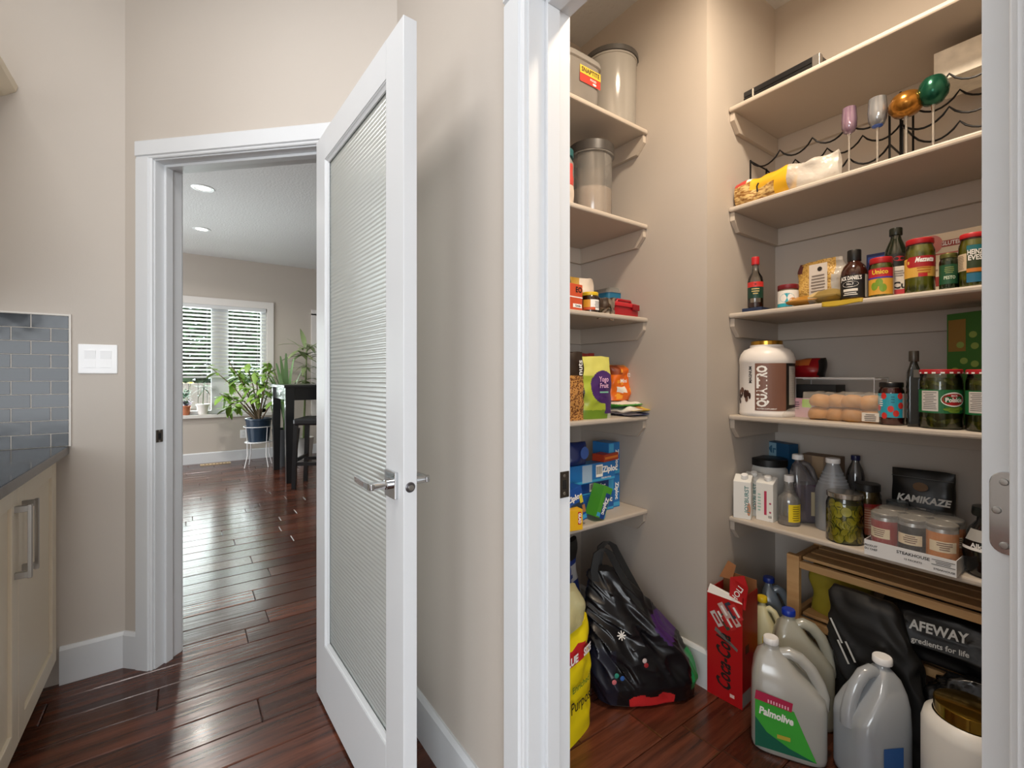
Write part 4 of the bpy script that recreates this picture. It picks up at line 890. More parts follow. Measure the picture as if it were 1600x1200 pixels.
t = thing('wipes_tub', 'round dark blue packet lying on the box stack', 'packet', PLe(897, 0.117, z5 + 0.2075), pi / 2); o = O('body', pouch(0.11, 0.07, 0.09, 13, 0.006), P('18285E', 0.35), t, smooth=60); O('print', oval((0.02, -0.034, 0.05), *FR, 0.045, 0.05, 0.006), P('3A5AA0', 0.4), t)
t = thing('spice_box', 'red and orange spice box behind the bag boxes', 'box', PLe(914, 0.24, z5 + 0.2285), pi / 2 + R(10)); carton(t, 0.11, 0.06, 0.03, P('A8381C', 0.5)); O('print', quad((0, -0.0301, 0.015), *FR, 0.1, 0.01), P('D87A28', 0.5), t)
t.location.x = XSF - 0.117; t.location.z = z5 + 0.2075; 
# ================================================================ pantry floor, beside the narrow shelves
t = thing('flour_bag', 'yellow all-purpose flour bag with a red band on the pantry floor', 'bag', (-1.135, 0.985, 0), R(103))
YB = P('E3CE12', 0.4)
o = O('body', pouch(0.27, 0.15, 0.36, 3, 0.007, top=0.75, bot=0.95, e=4, n=56, rings=30, belly=0.3), YB, t, smooth=50)
paint(o, [P('B8232B', 0.4)], lambda c: 1 if 0.255 + 0.0 < c.z - 0.0 < 0.295 and c.y < 0.05 else 0)
O('rolled_top', mv(pouch(0.25, 0.125, 0.10, 14, 0.016, top=0.25, bot=1.0, e=3, n=48, rings=14, belly=0.1, crx=14), 0, 0, 0.352), film('C8C49A', 0.72, 0.3, 18), t, smooth=60)
conform(flat_text(t, 'SIZE', 0.024, (0.075, -0.077, 0.275), *FR, WHT, bold=0.05, width=0.052), 0.27, 0.15, 4, 0.005, shrink=1.0); conform(flat_text(t, 'VALUE', 0.024, (-0.035, -0.077, 0.275), *FR, WHT, bold=0.05), 0.27, 0.15, 4, 0.005, shrink=1.0)
conform(flat_text(t, 'All Purpose', 0.036, (0.01, -0.078, 0.13), *FR, INK, bold=0.01, width=0.19), 0.27, 0.15, 4, 0.008); conform(flat_text(t, 'Enriched', 0.02, (0.03, -0.079, 0.185), *FR, P('5C7A2A', 0.5)), 0.27, 0.15, 4, 0.008)
t = thing('blue_bag', 'blue and black shopping bag standing behind the flour bag', 'bag', (-1.42, 1.22, 0), R(95))
o = O('body', pouch(0.26, 0.14, 0.49, 5, 0.02, top=0.2, bot=0.9, e=3.2, crx=10), P('14358A', 0.35), t, smooth=60); paint(o, [BLKP, P('C8C8CC', 0.4)], lambda c: 1 if c.z > 0.41 else 2 if 0.32 < c.z < 0.39 and c.x > 0.06 else 0)
O('handle', tube([(-0.08, 0, 0.46), (-0.06, 0.01, 0.54), (0, 0.02, 0.56), (0.06, 0.01, 0.54), (0.08, 0, 0.46)], 0.01, 8), BLKP, t, smooth=60)
# black tote slumped against the wall
t = thing('tote_bag', 'slumped glossy black tote bag with purple, green and red corners', 'bag', (-1.12, 1.375, 0), R(62))
BT_ = P('101014', 0.28, bump=0.35, bscale=14)
def folds(x, y, z, seed):
    """creased cloth: sharp-ridged noise, drawn out along the slanting pull of the handles"""
    q = Vector((x * 11 + z * 5, y * 11 - z * 3, z * 4.5)) + Vector((seed * 3.7, 0, 0))
    return (1 - 2.6 * abs(_noise.noise(q))) * 0.7 + 0.5 * (1 - 2.4 * abs(_noise.noise(q * 2.3 + Vector((5, 1, 2))))) - 0.35
def tote_ring(z, w, d, cx, cy, seed, e=3.3, n=190):
    out = []
    for x, y, zz in superring(w, d, z, e, n):
        s = 0.026 * min(1, 0.12 + z * 5); k = folds(x, y, z, seed); L_ = hypot(x, y) or 1
        out.append((x + cx + s * k * x / L_, y + cy + s * 1.25 * k * y / L_, z))
    return out
keys = [(0.0, 0.34, 0.17, 0.02, 0), (0.012, 0.372, 0.2, 0.02, 0), (0.07, 0.385, 0.205, 0.02, 0), (0.14, 0.37, 0.19, 0.005, 0.005), (0.2, 0.335, 0.17, -0.015, 0.01), (0.26, 0.285, 0.135, -0.04, 0.02), (0.31, 0.235, 0.10, -0.065, 0.03), (0.36, 0.185, 0.07, -0.085, 0.04), (0.40, 0.14, 0.045, -0.1, 0.05), (0.435, 0.10, 0.024, -0.11, 0.055)]
def keyed(keys, z):
    for a, b in zip(keys, keys[1:]):
        if z <= b[0] + 1e-9: f_ = (z - a[0]) / (b[0] - a[0]); return [p + (q - p) * f_ for p, q in zip(a, b)]
    return keys[-1]
zs_ = [0, 0.006, 0.012] + [0.435 * k / 130 for k in range(5, 131)]
fine = [tote_ring(*keyed(keys, z), 1) for z in zs_]
o = O('body', loft(fine), BT_, t, smooth=60)
paint(o, [P('3F1F5C', 0.35), P('1F8A4C', 0.35), P('C4282A', 0.35), P('1A1C2A', 0.3)],
      lambda c: 1 if (c.x > 0.045 and 0.20 < c.z < 0.285 and c.x + c.z * 0.9 > 0.27) else 2 if (c.x > 0.17 and 0.04 < c.z < 0.15) else 3 if (c.y < 0 and abs(c.x - 0.015) < 0.085 and c.z < 0.055 - abs(abs(c.x - 0.015) - 0.04) * 0.35) else 4 if c.x < -0.11 and c.z < 0.2 else 0)
for hx2, hy2 in ((-0.03, 0.0), (0.01, 0.07)):
    O('handle', loft([[(x + hx2 + a * 0.014, y + hy2 + b * 0.003, z) for a, b in ((-1, -1), (1, -1), (1, 1), (-1, 1))] for x, y, z in ((-0.12, 0.02, 0.38), (-0.125, 0.03, 0.44), (-0.11, 0.04, 0.50), (-0.085, 0.045, 0.515), (-0.06, 0.045, 0.50), (-0.02, 0.03, 0.42), (0.02, 0.0, 0.34), (0.045, -0.03, 0.29))]), BLKP, t, smooth=50)
for k in range(8):
    a = k * pi / 4; O('snowflake', mv(rot(box(-0.0018, 0, 0, 0.0018, 0.016, 0.0006), a), 0, 0, 0), WHT, t)
for q in [c for c in t.children if c.name.startswith('snowflake')]:
    q.location = (-0.085, -0.068, 0.245); q.rotation_euler = (R(72), 0, 0)
for (px2, pz2, h2) in ((-0.115, 0.125, '2A8A78'), (-0.125, 0.105, 'C86A70'), (-0.095, 0.115, '2A5AA0'), (-0.01, 0.165, 'C8B8B8'), (-0.005, 0.15, '9A2A30')):
    o = O('printed_dot', lathe([(0, 0.002), (0.008, 0.001), (0.0085, 0)], 12), P(h2, 0.4), t); o.rotation_euler = (R(85), 0, 0); o.location = (px2, -0.104 + (pz2 - 0.1) * 0.15, pz2)

# ================================================================ wide shelves
R1, R2, R3, R4, R5 = RS
# --- top: flat black case, white wooden box on the wine rack
xa, ya, _ = at_y(1157, YSF + 0.015); xb, yb2, _ = at_y(1287, YSF + 0.015)
t = thing('black_case', 'flat black case lying on the top shelf', 'case', ((xa + xb) / 2, YSF + 0.14, R1), R(-2)); wcs = (xb - xa) * 0.93
O('base', box(-wcs / 2, -0.12, 0, wcs / 2, 0.13, 0.022), BLKP, t, bev=0.003); O('lid', box(-wcs / 2, -0.12, 0.0225, wcs / 2, 0.13, 0.045), P('1A1A1C', 0.3), t, bev=0.004)
O('clasp', box(-wcs * 0.36, -0.124, 0.01, -wcs * 0.36 + 0.004, -0.119, 0.04), P('C8C0B4', 0.4), t); O('corner_cap', box(wcs / 2 - 0.02, -0.124, 0.002, wcs / 2 + 0.004, -0.10, 0.043), P('8A8580', 0.3, metal=0.6), t, bev=0.002)
# wine rack: scalloped wires front and back, posts
IRON = P('1A1A1C', 0.4, metal=0.6)
def wine_rack(label, x0, x1, nb, tiers, ph):
    t = thing('wine_rack', label, 'wine rack', (x0, 1.845, R2), 0, 'wire wine racks on the shelf'); p = (x1 - x0) / nb
    for z in tiers:
        for yy in (0, 0.13):
            pts = []
            for b in range(nb):
                for k in range(9):
                    if b and k == 0: continue
                    a = k / 8; pts.append((b * p + a * p, yy, z - R2 - 0.038 * sin(pi * a) ** 0.75))
            O('scallop_wire', tube(pts, 0.0032, 6), IRON, t, smooth=60)
    for xx in (0, x1 - x0):
        for yy in (0, 0.13): O('post', tube([(xx, yy, 0.003), (xx, yy, ph)], 0.0035, 6), IRON, t, smooth=60)
        for z in tiers: O('side_bar', tube([(xx, 0, z - R2), (xx, 0.13, z - R2)], 0.003, 6), IRON, t)
    return t
wine_rack('black wire wine rack behind the yellow bread bag', -0.935, -0.490, 4, (1.916, 2.032), 0.20)
wine_rack('taller black wire wine rack under the white wooden box', -0.462, -0.01, 4, (1.87, 1.97, 2.068), 0.235)
xw0, _, _ = at_y(1459, 1.885)
t = thing('wooden_box', 'whitewashed wooden box resting on the wine rack', 'box', (xw0 + 0.17, 1.955, 2.0745)); WWD = P('E4DDD0', 0.6, var=0.15, bscale=30)
O('front_board', box(-0.17, -0.07, 0, 0.17, -0.06, 0.092), WWD, t, bev=0.001); O('back_board', box(-0.17, 0.06, 0, 0.17, 0.07, 0.092), WWD, t, bev=0.001); O('end_board', box(-0.17, -0.0595, 0, -0.16, 0.0595, 0.092), WWD, t); O('end_board', box(0.16, -0.0595, 0, 0.17, 0.0595, 0.092), WWD, t); O('bottom_board', box(-0.1595, -0.0595, 0, 0.1595, 0.0595, 0.008), WWD, t)
lines(t, (0.0, -0.07, 0.012), FR, 0.16, 1, 0.004, P('8A7A66', 0.6), 3)
# painted stem glasses
def stem(label, px, gap, bowl, m, h, foot=0.03, stem_m=None, tilt=0):
    X, Y, Z = at_y(px, YSF + gap); t = thing('stem_glass', label, 'glass', (X, Y, R2), 0, 'painted stem glasses beside the wine rack')
    sm_ = stem_m or clear('F2EEE8', 0.3, 0.05, 0.25)
    O('foot', lathe([(0, 0.001), (foot, 0.001), (foot, 0.003), (0.006, 0.006), (0, 0.006)], 24), sm_, t, smooth=50); z0 = h - max(b_[1] for b_ in bowl)
    O('stem', lathe([(0.004, 0.005), (0.0035, 0.03), (0.0032, z0 - 0.02), (0.0055, z0)], 12), sm_, t, smooth=60)
    o = O('bowl', mv(lathe(bowl, 28), 0, 0, z0), m, t, smooth=60); return t
stem('lilac stem flute glass', 1327, 0.045, [(0.004, 0), (0.015, 0.006), (0.021, 0.02), (0.022, 0.045), (0.019, 0.085), (0.0175, 0.085), (0.02, 0.045), (0, 0.012)], clear('E4CFE0', 0.25, 0.1, 0.45, 'C9A8C4'), 0.222)
stem('clear stem glass with a blue ring under its bowl', 1371, 0.045, [(0.004, 0), (0.017, 0.006), (0.024, 0.022), (0.026, 0.05), (0.023, 0.09), (0.0215, 0.09), (0.024, 0.05), (0, 0.012)], clear('E8ECF0', 0.3, 0.08, 0.4, 'C8CCD2'), 0.216)
O('ring', mv(lathe([(0.005, 0), (0.014, 0.004), (0.015, 0.008), (0.006, 0.003)], 20), 0, 0, 0.124), P('3A5AA8', 0.3), bpy.data.objects['stem_glass.001'], smooth=50)
stem('gold wide-bowled stem glass', 1416, 0.05, [(0.004, 0), (0.03, 0.008), (0.043, 0.025), (0.044, 0.04), (0.036, 0.06), (0.03, 0.066), (0.03, 0.064), (0.034, 0.05), (0, 0.02)], P('A5702C', 0.2, metal=0.75), 0.195)
stem('green egg-bowled stem glass', 1458, 0.05, [(0.004, 0), (0.022, 0.006), (0.034, 0.024), (0.037, 0.042), (0.031, 0.066), (0.023, 0.078), (0.022, 0.076), (0.03, 0.06), (0, 0.02)], P('14503C', 0.2, metal=0.55), 0.213)
# noodle bag lying on the shelf
xa, _, _ = at_y(1150, YSF + 0.035); xb, _, _ = at_y(1311, YSF + 0.05)
t = thing('noodle_bag', 'clear bag of golden noodles with yellow band lying on its side', 'bag', ((xa + xb) / 2, YSF + 0.054, R2), R(-2)); L = xb - xa
NOOD = speckle('8A5A20', 'D9B878', 160, 0.35, 0.47, 0.1, 0.6, stretch=(0.25, 1, 1))
g = mv(rot(pouch(0.10, 0.085, L, 21, 0.010, top=0.3, bot=0.85, e=2.3, n=36, rings=44, belly=0.3, crx=18), pi / 2, 'Y'), -L / 2, 0, 0.05)
o = O('body', g, NOOD, t, smooth=60); paint(o, [P('E0AC22', 0.3), film('F4EEE4', 0.45, 0.25, 20), P('B83A30', 0.35), P('EFE6DA', 0.35)], lambda c: 2 if c.x > L * 0.08 else 1 if c.x > -L * 0.32 and (c.z > 0.052 or c.x > -0.02) else 3 if c.x < -L * 0.36 and c.z > 0.075 else 4 if c.x < -L * 0.25 and c.z > 0.085 else 0)
O('twist_tie', tube([(-L * 0.22, -0.046, 0.03), (-L * 0.22, -0.05, 0.05), (-L * 0.21, -0.046, 0.062)], 0.003, 6), BLKP, t)

# --- third: sauces and jars (above eye level)
X, Y, r, h = fit(1168, 1193, 400, R3, 0.03)
t = thing('soy_bottle', 'slim clear bottle with red cap and dark green label', 'bottle', (X, Y, R3 + 0.0165), face(X, Y)); h -= 0.0165
O('glass', lathe(sprof([(0, 0), (0.92, 0), (1, 0.03), (1, 0.52), (0.9, 0.6), (0.48, 0.7), (0.4, 0.78), (0.4, 0.87)], r, h), 28), clear('F0F0EC', 0.15), t, smooth=50)
O('sauce', lathe(sprof([(0, 0.012), (0.93, 0.015), (0.93, 0.1), (0, 0.1)], r, h), 24), P('4A1210', 0.2), t, smooth=50)
O('label', band(r, h * 0.18, h * 0.40, -1.4, 1.4), P('123A2E', 0.4), t); O('label', band(r, h * 0.40, h * 0.50, -1.4, 1.4), P('C8302C', 0.4), t); wlines(t, r, 0, h * 0.36, r, 3, h * 0.045, P('C8B070', 0.5), 2); O('label', disc(r, h * 0.45, 0, r * 0.7, h * 0.02), P('7A1010', 0.5), t)
lid(t, r * 0.5, h * 0.85, h, RED, 'cap')
t2_ = thing('stock_cube_box', 'flat navy packet under the red-capped bottle', 'packet', (X, Y + 0.01, R3)); carton(t2_, 0.075, 0.08, 0.016, P('1C2A48', 0.5))
f = fit(1215, 1248, 444, R3, 0.02); t, r, h = jar('peanut_butter_jar', 'squat white and teal jar with dark red lid', 'jar', f, R3, P('7A1A22', 0.4), 'F4F0EA', P('D8C8AA', 0.5), 0.8, lid_h=0.2, neck=0.95)
O('label', band(r, h * 0.05, h * 0.74, -1.5, 1.5), P('EDE9E2', 0.5), t); O('label', disc(r, h * 0.42, -0.1, r * 0.75, h * 0.2), TEAL, t); O('label', band(r, h * 0.05, h * 0.2, -1.5, 0.4, off=0.0006), TEAL, t); O('label', disc(r, h * 0.3, 0.5, r * 0.4, h * 0.12), P('C88A4A', 0.5), t)
xp, yp, Zp_ = at_y(1279, YSF + 0.13)
t = thing('pasta_bag', 'clear pasta bag with a white paper label', 'bag', (xp, YSF + 0.15, R3), R(-8)); PAST = speckle('9A7434', 'C09A50', 150, 0.4, 0.42, 0.1, 0.6, kind='VORONOI')
o = O('body', pouch(0.155, 0.07, 0.175, 31, 0.010, top=0.25, bot=0.9, n=44), PAST, t, smooth=60); paint(o, [film('EAE2D6', 0.5, 0.2, 22), P('5A2A2A', 0.5)], lambda c: 1 if c.x > 0.055 else 2 if c.x < -0.06 and c.z > 0.14 else 0)
O('label', quad((0.012, -0.034, 0.09), *FR, 0.062, 0.135, 0.006), P('CFC6BC', 0.55), t); lines(t, (0.012, -0.0405, 0.115), FR, 0.05, 7, 0.011, P('7A7068', 0.6), 5); O('print', oval((0.018, -0.0405, 0.138), *FR, 0.016, 0.016), INK, t)
def lay_packet(name, label, px, gap, z, w, d, h, m, rz, seed, cr=0.006, mats=(), fn=None):
    X, Y, Z = at_y(px, YSF + gap); t = thing(name, label, 'packet', (X, Y, z), rz); g = mv(rot(pouch(w, d, h, seed, cr, bot=0.15, top=0.1, belly=0.5), R(-90), 'X'), 0, -h / 2, d / 2); o = O('body', g, m, t, smooth=60)
    if fn: paint(o, mats, fn)
    return t
lay_packet('sauce_packet', 'golden brown sauce pouch lying at the shelf front', 1258, 0.055, R3, 0.10, 0.036, 0.085, P('A5752E', 0.25), R(6), 41, 0.006, [film('E0D6C8', 0.4, 0.2)], lambda c: 1 if c.x > 0.022 else 0)
lay_packet('spice_packet', 'dull gold spice packet propped beside the bottle with black cap', 1293, 0.06, R3, 0.11, 0.05, 0.09, P('8A7440', 0.35), R(-10), 42, 0.008, [P('C0A878', 0.4)], lambda c: 1 if c.x < -0.02 else 0)
xa, _, _ = at_y(1284, YSF - 0.001); xb, _, _ = at_y(1348, YSF - 0.001)
t = thing('yellow_wrapper', 'yellow strip of wrapper hanging over the shelf edge', 'wrapper', ((xa + xb) / 2, YSF, R3)); o = O('body', surf(lambda u, v: (-(xb - xa) / 2 + (xb - xa) * u, 0.03 * max(0, 1 - v * 2) - 0.0012 - 0.0015 * sin(u * 9) * 0.3, 0.0015 if v < 0.5 else 0.0015 - (v - 0.5) * 2 * (0.016 + 0.003 * sin(u * 5))), 16, 10), P('C8A832', 0.35), t, smooth=60)
sol = o.modifiers.new('thickness', 'SOLIDIFY'); sol.thickness = 0.0008
X, Y, r, h = fit(1313, 1357, 388, R3, 0.012)
t = thing('barbecue_sauce_bottle', 'dark sauce bottle with black cap and black label', 'bottle', (X, Y, R3), face(X, Y))
O('bottle', lathe(sprof([(0, 0), (0.9, 0), (1, 0.03), (1, 0.5), (0.97, 0.58), (0.8, 0.68), (0.52, 0.75), (0.42, 0.8), (0.42, 0.86)], r, h), 32), P('34150C', 0.12, coat=0.5), t, smooth=50); lid(t, r * 0.5, h * 0.78, h, BLKP, 'cap')
O('label', band(r, h * 0.05, h * 0.49, -1.45, 0.85), P('141414', 0.5), t); O('label', band(r, h * 0.05, h * 0.49, 0.85, 1.5), P('C8BEB0', 0.5), t)
wrap_text(t, "JACK DANIEL'S", h * 0.075, r, h * 0.425, WHT, -0.3, width=r * 1.7, bold=0.03); O('label', disc(r, h * 0.31, -0.3, r * 0.62, h * 0.06, 0.0006), P('E0DCD4', 0.5), t); O('label', disc(r, h * 0.31, -0.3, r * 0.52, h * 0.045, 0.0008), P('141414', 0.5), t); wrap_text(t, 'No.7', h * 0.04, r, h * 0.31, WHT, -0.3, off=0.0011); O('label', band(r, h * 0.17, h * 0.22, -0.85, 0.25, off=0.0006), P('E0DCD4', 0.5), t); wlines(t, r, -0.3, h * 0.14, r * 1.3, 2, h * 0.035, WHT, 3)
xq, yq, _ = at_y(1366, 1.99); t = thing('blue_box', 'dark blue box at the back behind the olive jar', 'box', (xq + 0.03, 2.01, R3), 0); carton(t, 0.1, 0.06, 0.185, P('1A2A66', 0.5)); O('print', quad((0, -0.03, 0.165), *FR, 0.09, 0.02), P('3A5AB0', 0.5), t)
f = fit(1357, 1397, 401, R3, 0.012); OLV = speckle('4A4A16', '8A8A30', 45, 0.25, 0.35, 0.15, 0.4, kind='VORONOI')
t, r, h = jar('olive_jar', 'olive jar with red lid and red-and-yellow label', 'jar', f, R3, RED, 'E8F0D8', OLV, 0.86, lid_h=0.15)
O('label', band(r, h * 0.06, h * 0.72, -1.4, 1.4), P('D9A23A', 0.5), t); O('label', band(r, h * 0.5, h * 0.72, -1.4, 1.4, off=0.0006), P('B8202A', 0.5), t); wrap_text(t, 'Unico', h * 0.11, r, h * 0.62, P('E8C83A', 0.5), -0.1, bold=0.03, off=0.001, width=r * 1.3); O('label', band(r, h * 0.46, h * 0.5, -1.4, 1.4, off=0.0007), P('4A3A9A', 0.5), t)
for a, zz in ((-0.55, 0.27), (-0.15, 0.36), (0.15, 0.22)): O('label', disc(r, h * zz, a, r * 0.3, h * 0.1, 0.0008), P('7A9A2A', 0.5), t)
O('label', band(r, h * 0.06, h * 0.72, 1.1, 1.5, off=0.0008), P('C8BCA8', 0.5), t)
X, Y, r, h = fit(1381, 1419, 354, R3, 0.09)
t = thing('olive_oil_bottle', 'dark green olive oil bottle standing behind the jars', 'bottle', (X, Y, R3), face(X, Y))
O('bottle', lathe(sprof([(0, 0), (0.94, 0), (1, 0.02), (1, 0.6), (0.9, 0.7), (0.5, 0.84), (0.44, 0.88), (0.44, 0.93)], r, h), 28), P('121C10', 0.1, coat=0.6), t, smooth=50); lid(t, r * 0.55, h * 0.9, h, P('1A2016', 0.3), 'cap')
O('label', band(r, h * 0.3, h * 0.62, -1.4, 1.4), P('1A1A16', 0.5), t); O('label', disc(r, h * 0.55, 0.3, r * 0.5, h * 0.035), P('A8202A', 0.5), t)
xq, yq, _ = at_y(1405, YSF + 0.06); t = thing('cookie_box', 'small white and red box between the olive jar and pickle jar', 'box', (xq, YSF + 0.085, R3), R(10)); carton(t, 0.05, 0.045, 0.095, P('D8CCBC', 0.5)); O('print', quad((0, -0.0226, 0.012), *FR, 0.048, 0.022), P('B8282C', 0.5), t); flat_text(t, 'Cuo', 0.02, (0.004, -0.0227, 0.035), *FR, INK, bold=0.03); lines(t, (-0.005, -0.0226, 0.08), FR, 0.03, 3, 0.007, P('8A8078', 0.6), 8)
f = fit(1413, 1462, 371, R3, 0.008); PEP = speckle('5A6420', 'A8A83A', 35, 0.25, 0.4, 0.15, 0.5, kind='VORONOI')
t, r, h = jar('pepper_jar', 'large pepper jar with red lid and red-and-gold label', 'jar', f, R3, RED, 'EEF0D8', PEP, 0.88, lid_h=0.1)
O('label', band(r, h * 0.28, h * 0.64, -1.45, 1.45), P('D8A848', 0.5), t); O('label', band(r, h * 0.46, h * 0.66, -0.7, 1.45, off=0.0006), P('A81C22', 0.5), t); O('label', disc(r, h * 0.56, -0.62, r * 0.35, h * 0.1, 0.0007), P('A81C22', 0.5), t); wrap_text(t, 'Mezzetta', h * 0.085, r, h * 0.59, WHT, 0.35, bold=0.04, off=0.0012, width=r * 1.25, slant=0.25); wlines(t, r, 0.3, h * 0.44, r * 1.2, 3, h * 0.045, P('B8601C', 0.5), 9); O('label', band(r, h * 0.28, h * 0.34, -0.1, 0.5, off=0.0008), RED, t)
xq, yq, _ = at_y(1490, 1.93); t = thing('gluten_free_box', 'cream gluten-free baking box behind the small green jar', 'box', (xq, 1.95, R3), R(-3)); carton(t, 0.2, 0.05, 0.20, P('DCCDB4', 0.5))
flat_text(t, 'GLUTEN', 0.012, (-0.002, -0.0252, 0.165), *FR, WHT, bold=0.02, width=0.05, off=0.001); O('print', quad((0.015, -0.025, 0.165), *FR, 0.17, 0.02), P('9A4038', 0.5), t); O('print', oval((-0.05, -0.0252, 0.168), *FR, 0.055, 0.06, 0.001), P('C87A70', 0.5), t); O('print', quad((0.0, -0.0252, 0.135), *FR, 0.19, 0.004), P('B8605A', 0.5), t); O('print', quad((0.0, -0.0252, 0.05), *FR, 0.18, 0.03), P('9A3A34', 0.5), t); lines(t, (-0.06, -0.0252, 0.11), FR, 0.06, 4, 0.012, P('A88A78', 0.6), 7)
f = fit(1467, 1498, 395, R3, 0.012); t, r, h = jar('pesto_jar', 'small dark green pesto jar with brass lid', 'jar', f, R3, P('6A6A3A', 0.3, metal=0.6), 'DDE8D0', P('2A4A1C', 0.35), 0.86, lid_h=0.13)
O('label', band(r, h * 0.14, h * 0.68, -1.3, 1.3), P('1C5234', 0.45), t); wrap_text(t, 'PESTO', h * 0.085, r, h * 0.31, P('C8D8C0', 0.5), 0.1, bold=0.03, width=r * 1.2); wlines(t, r, 0.05, h * 0.6, r * 1.1, 4, h * 0.05, P('8A9A5A', 0.5), 12)
f = fit(1497, 1546, 362, R3, 0.008); t, r, h = jar('pickle_jar', 'tall pickle jar with red lid at the shelf end by the door', 'jar', f, R3, RED, 'EEF0D8', PEP, 0.88, lid_h=0.09)
O('label', band(r, h * 0.3, h * 0.62, -1.5, -0.45), P('CDB89A', 0.5), t); O('label', band(r, h * 0.07, h * 0.74, -0.45, 1.4), P('2A3A1A', 0.5), t); O('label', band(r, h * 0.66, h * 0.76, -0.45, 1.4, off=0.0007), P('1A6A72', 0.5), t); O('label', band(r, h * 0.07, h * 0.24, -0.45, 1.4, off=0.0007), P('1F6A8A', 0.5), t)
wrap_text(t, 'HEINZ', h * 0.09, r, h * 0.625, WHT, 0.1, bold=0.03, off=0.0011, width=r * 1.0); wrap_text(t, 'EVES', h * 0.09, r, h * 0.52, WHT, 0.1, bold=0.03, off=0.0011, width=r * 0.9); O('label', band(r, h * 0.26, h * 0.33, -0.45, 1.4, off=0.0007), P('C8782A', 0.5), t); wlines(t, r, -0.95, h * 0.58, r * 0.7, 9, h * 0.03, P('8A7A68', 0.6), 13)
# --- fourth wide shelf
X, Y, r, h = fit(1151, 1239, 532, R4, 0.004); X = max(X, KX + r + 0.003)
t = thing('protein_tub', 'large white powder tub with brown label and gold lid', 'tub', (X, Y, R4), face(X, Y))
O('body', lathe(sprof([(0, 0), (0.95, 0), (1, 0.02), (1, 0.05), (0.985, 0.06), (0.985, 0.70), (1, 0.71), (1, 0.76), (0.94, 0.83), (0.82, 0.885), (0.62, 0.915), (0.6, 0.93), (0.6, 0.95)], r, h), 44), P('E9E4DF', 0.35), t, smooth=50)
lid(t, r * 0.56, h * 0.935, h * 1.005, P('C99A3C', 0.2, metal=0.9), n=40); rb = r * 0.985
O('label', band(rb, h * 0.08, h * 0.70, -0.42, 1.55), P('7A5546', 0.45), t); O('label', band(rb, h * 0.08, h * 0.70, 0.72, 1.35, off=0.0007), P('1A1513', 0.45), t); O('label', band(rb, h * 0.16, h * 0.66, 0.86, 1.3, off=0.0009), P('A8A39E', 0.45), t)
wlines(t, rb, 1.07, h * 0.62, rb * 0.36, 14, h * 0.03, P('5A5552', 0.6), 14)
wrap_text(t, 'QUATTRO', h * 0.115, rb, h * 0.40, WHT, -0.15, width=h * 0.54, bold=0.045, vert=1, off=0.0009)
wrap_text(t, 'MAGNUM', h * 0.04, rb, h * 0.55, INK, -0.60, width=h * 0.22, bold=0.03, vert=1, off=0.0009)
wrap_text(t, 'PROTEIN SUPPLEMENT', h * 0.016, rb, h * 0.105, WHT, 0.0, width=rb * 0.7, off=0.0009)
rj = random.Random(6)
for k in range(12):
    a = rj.uniform(-1.3, -0.6); zz = rj.uniform(0.14, 0.36); O('label', disc(rb, h * zz, a, rb * rj.uniform(0.03, 0.13), h * rj.uniform(0.015, 0.06), 0.0007 + k * 0.00002, 10), P('35170F' if k % 3 else '6A4A3C', 0.4), t)
# white wire shelf with a packet on it and a dark block under it
x0_, _, _ = at_y(1243, 1.93); x1_, _, _ = at_y(1366, 1.93)
t = thing('wire_riser', 'white wire helper shelf behind the bread', 'shelf riser', (x0_, 1.93, R4)); wl = x1_ - x0_; hz_ = zat(591, at_y(1300, 1.93)[2]) - R4
for yy in (0, 0.07, 0.14): O('top_wire', tube([(0, yy, 0.003), (0, yy, hz_), (wl, yy, hz_), (wl, yy, 0.003)] if yy != 0.07 else [(0, yy, hz_ - 0.004), (wl, yy, hz_ - 0.004)], 0.0028, 6), WW, t, smooth=30)
for k in range(9): O('cross_wire', tube([(wl * k / 8, 0, hz_ + 0.002), (wl * k / 8, 0.14, hz_ + 0.002)], 0.0018, 6), WW, t)
xq, _, _ = at_y(1257, 1.96); t = thing('red_packet', 'shiny red packet on the white wire shelf', 'packet', (xq, 1.99, R4 + hz_ + 0.004)); o = O('body', pouch(0.12, 0.07, 0.07, 51, 0.012, top=0.35, bot=0.8, crx=16), P('8A1018', 0.25), t, smooth=60); paint(o, [P('B8602A', 0.3), BLKP], lambda c: 1 if c.z > 0.045 and c.x < 0.02 else 2 if c.x > 0.045 else 0)
xq, _, _ = at_y(1262, 1.97); t = thing('shade_block', 'black block for the shade under the white wire shelf', 'box', (xq + 0.02, 2.0, R4)); carton(t, 0.16, 0.09, 0.12, P('121212', 0.5)); O('block_strip', box(-0.08, -0.0462, 0.1, 0.08, -0.0452, 0.1195), P('1C1C1C', 0.5), t)  # black block stands in for the shade below the riser
xq, _, _ = at_y(1254, 1.87); t = thing('label_card', 'pink and lime price card beside the powder tub', 'card', (xq, 1.88, R4), R(-6)); carton(t, 0.066, 0.02, 0.07, P('C89AA8', 0.5), 'card'); O('print', quad((0.016, -0.01, 0.052), *FR, 0.032, 0.03), P('9ACB3A', 0.5), t); lines(t, (-0.018, -0.01, 0.055), FR, 0.02, 4, 0.008, P('5A4A50', 0.6), 3)
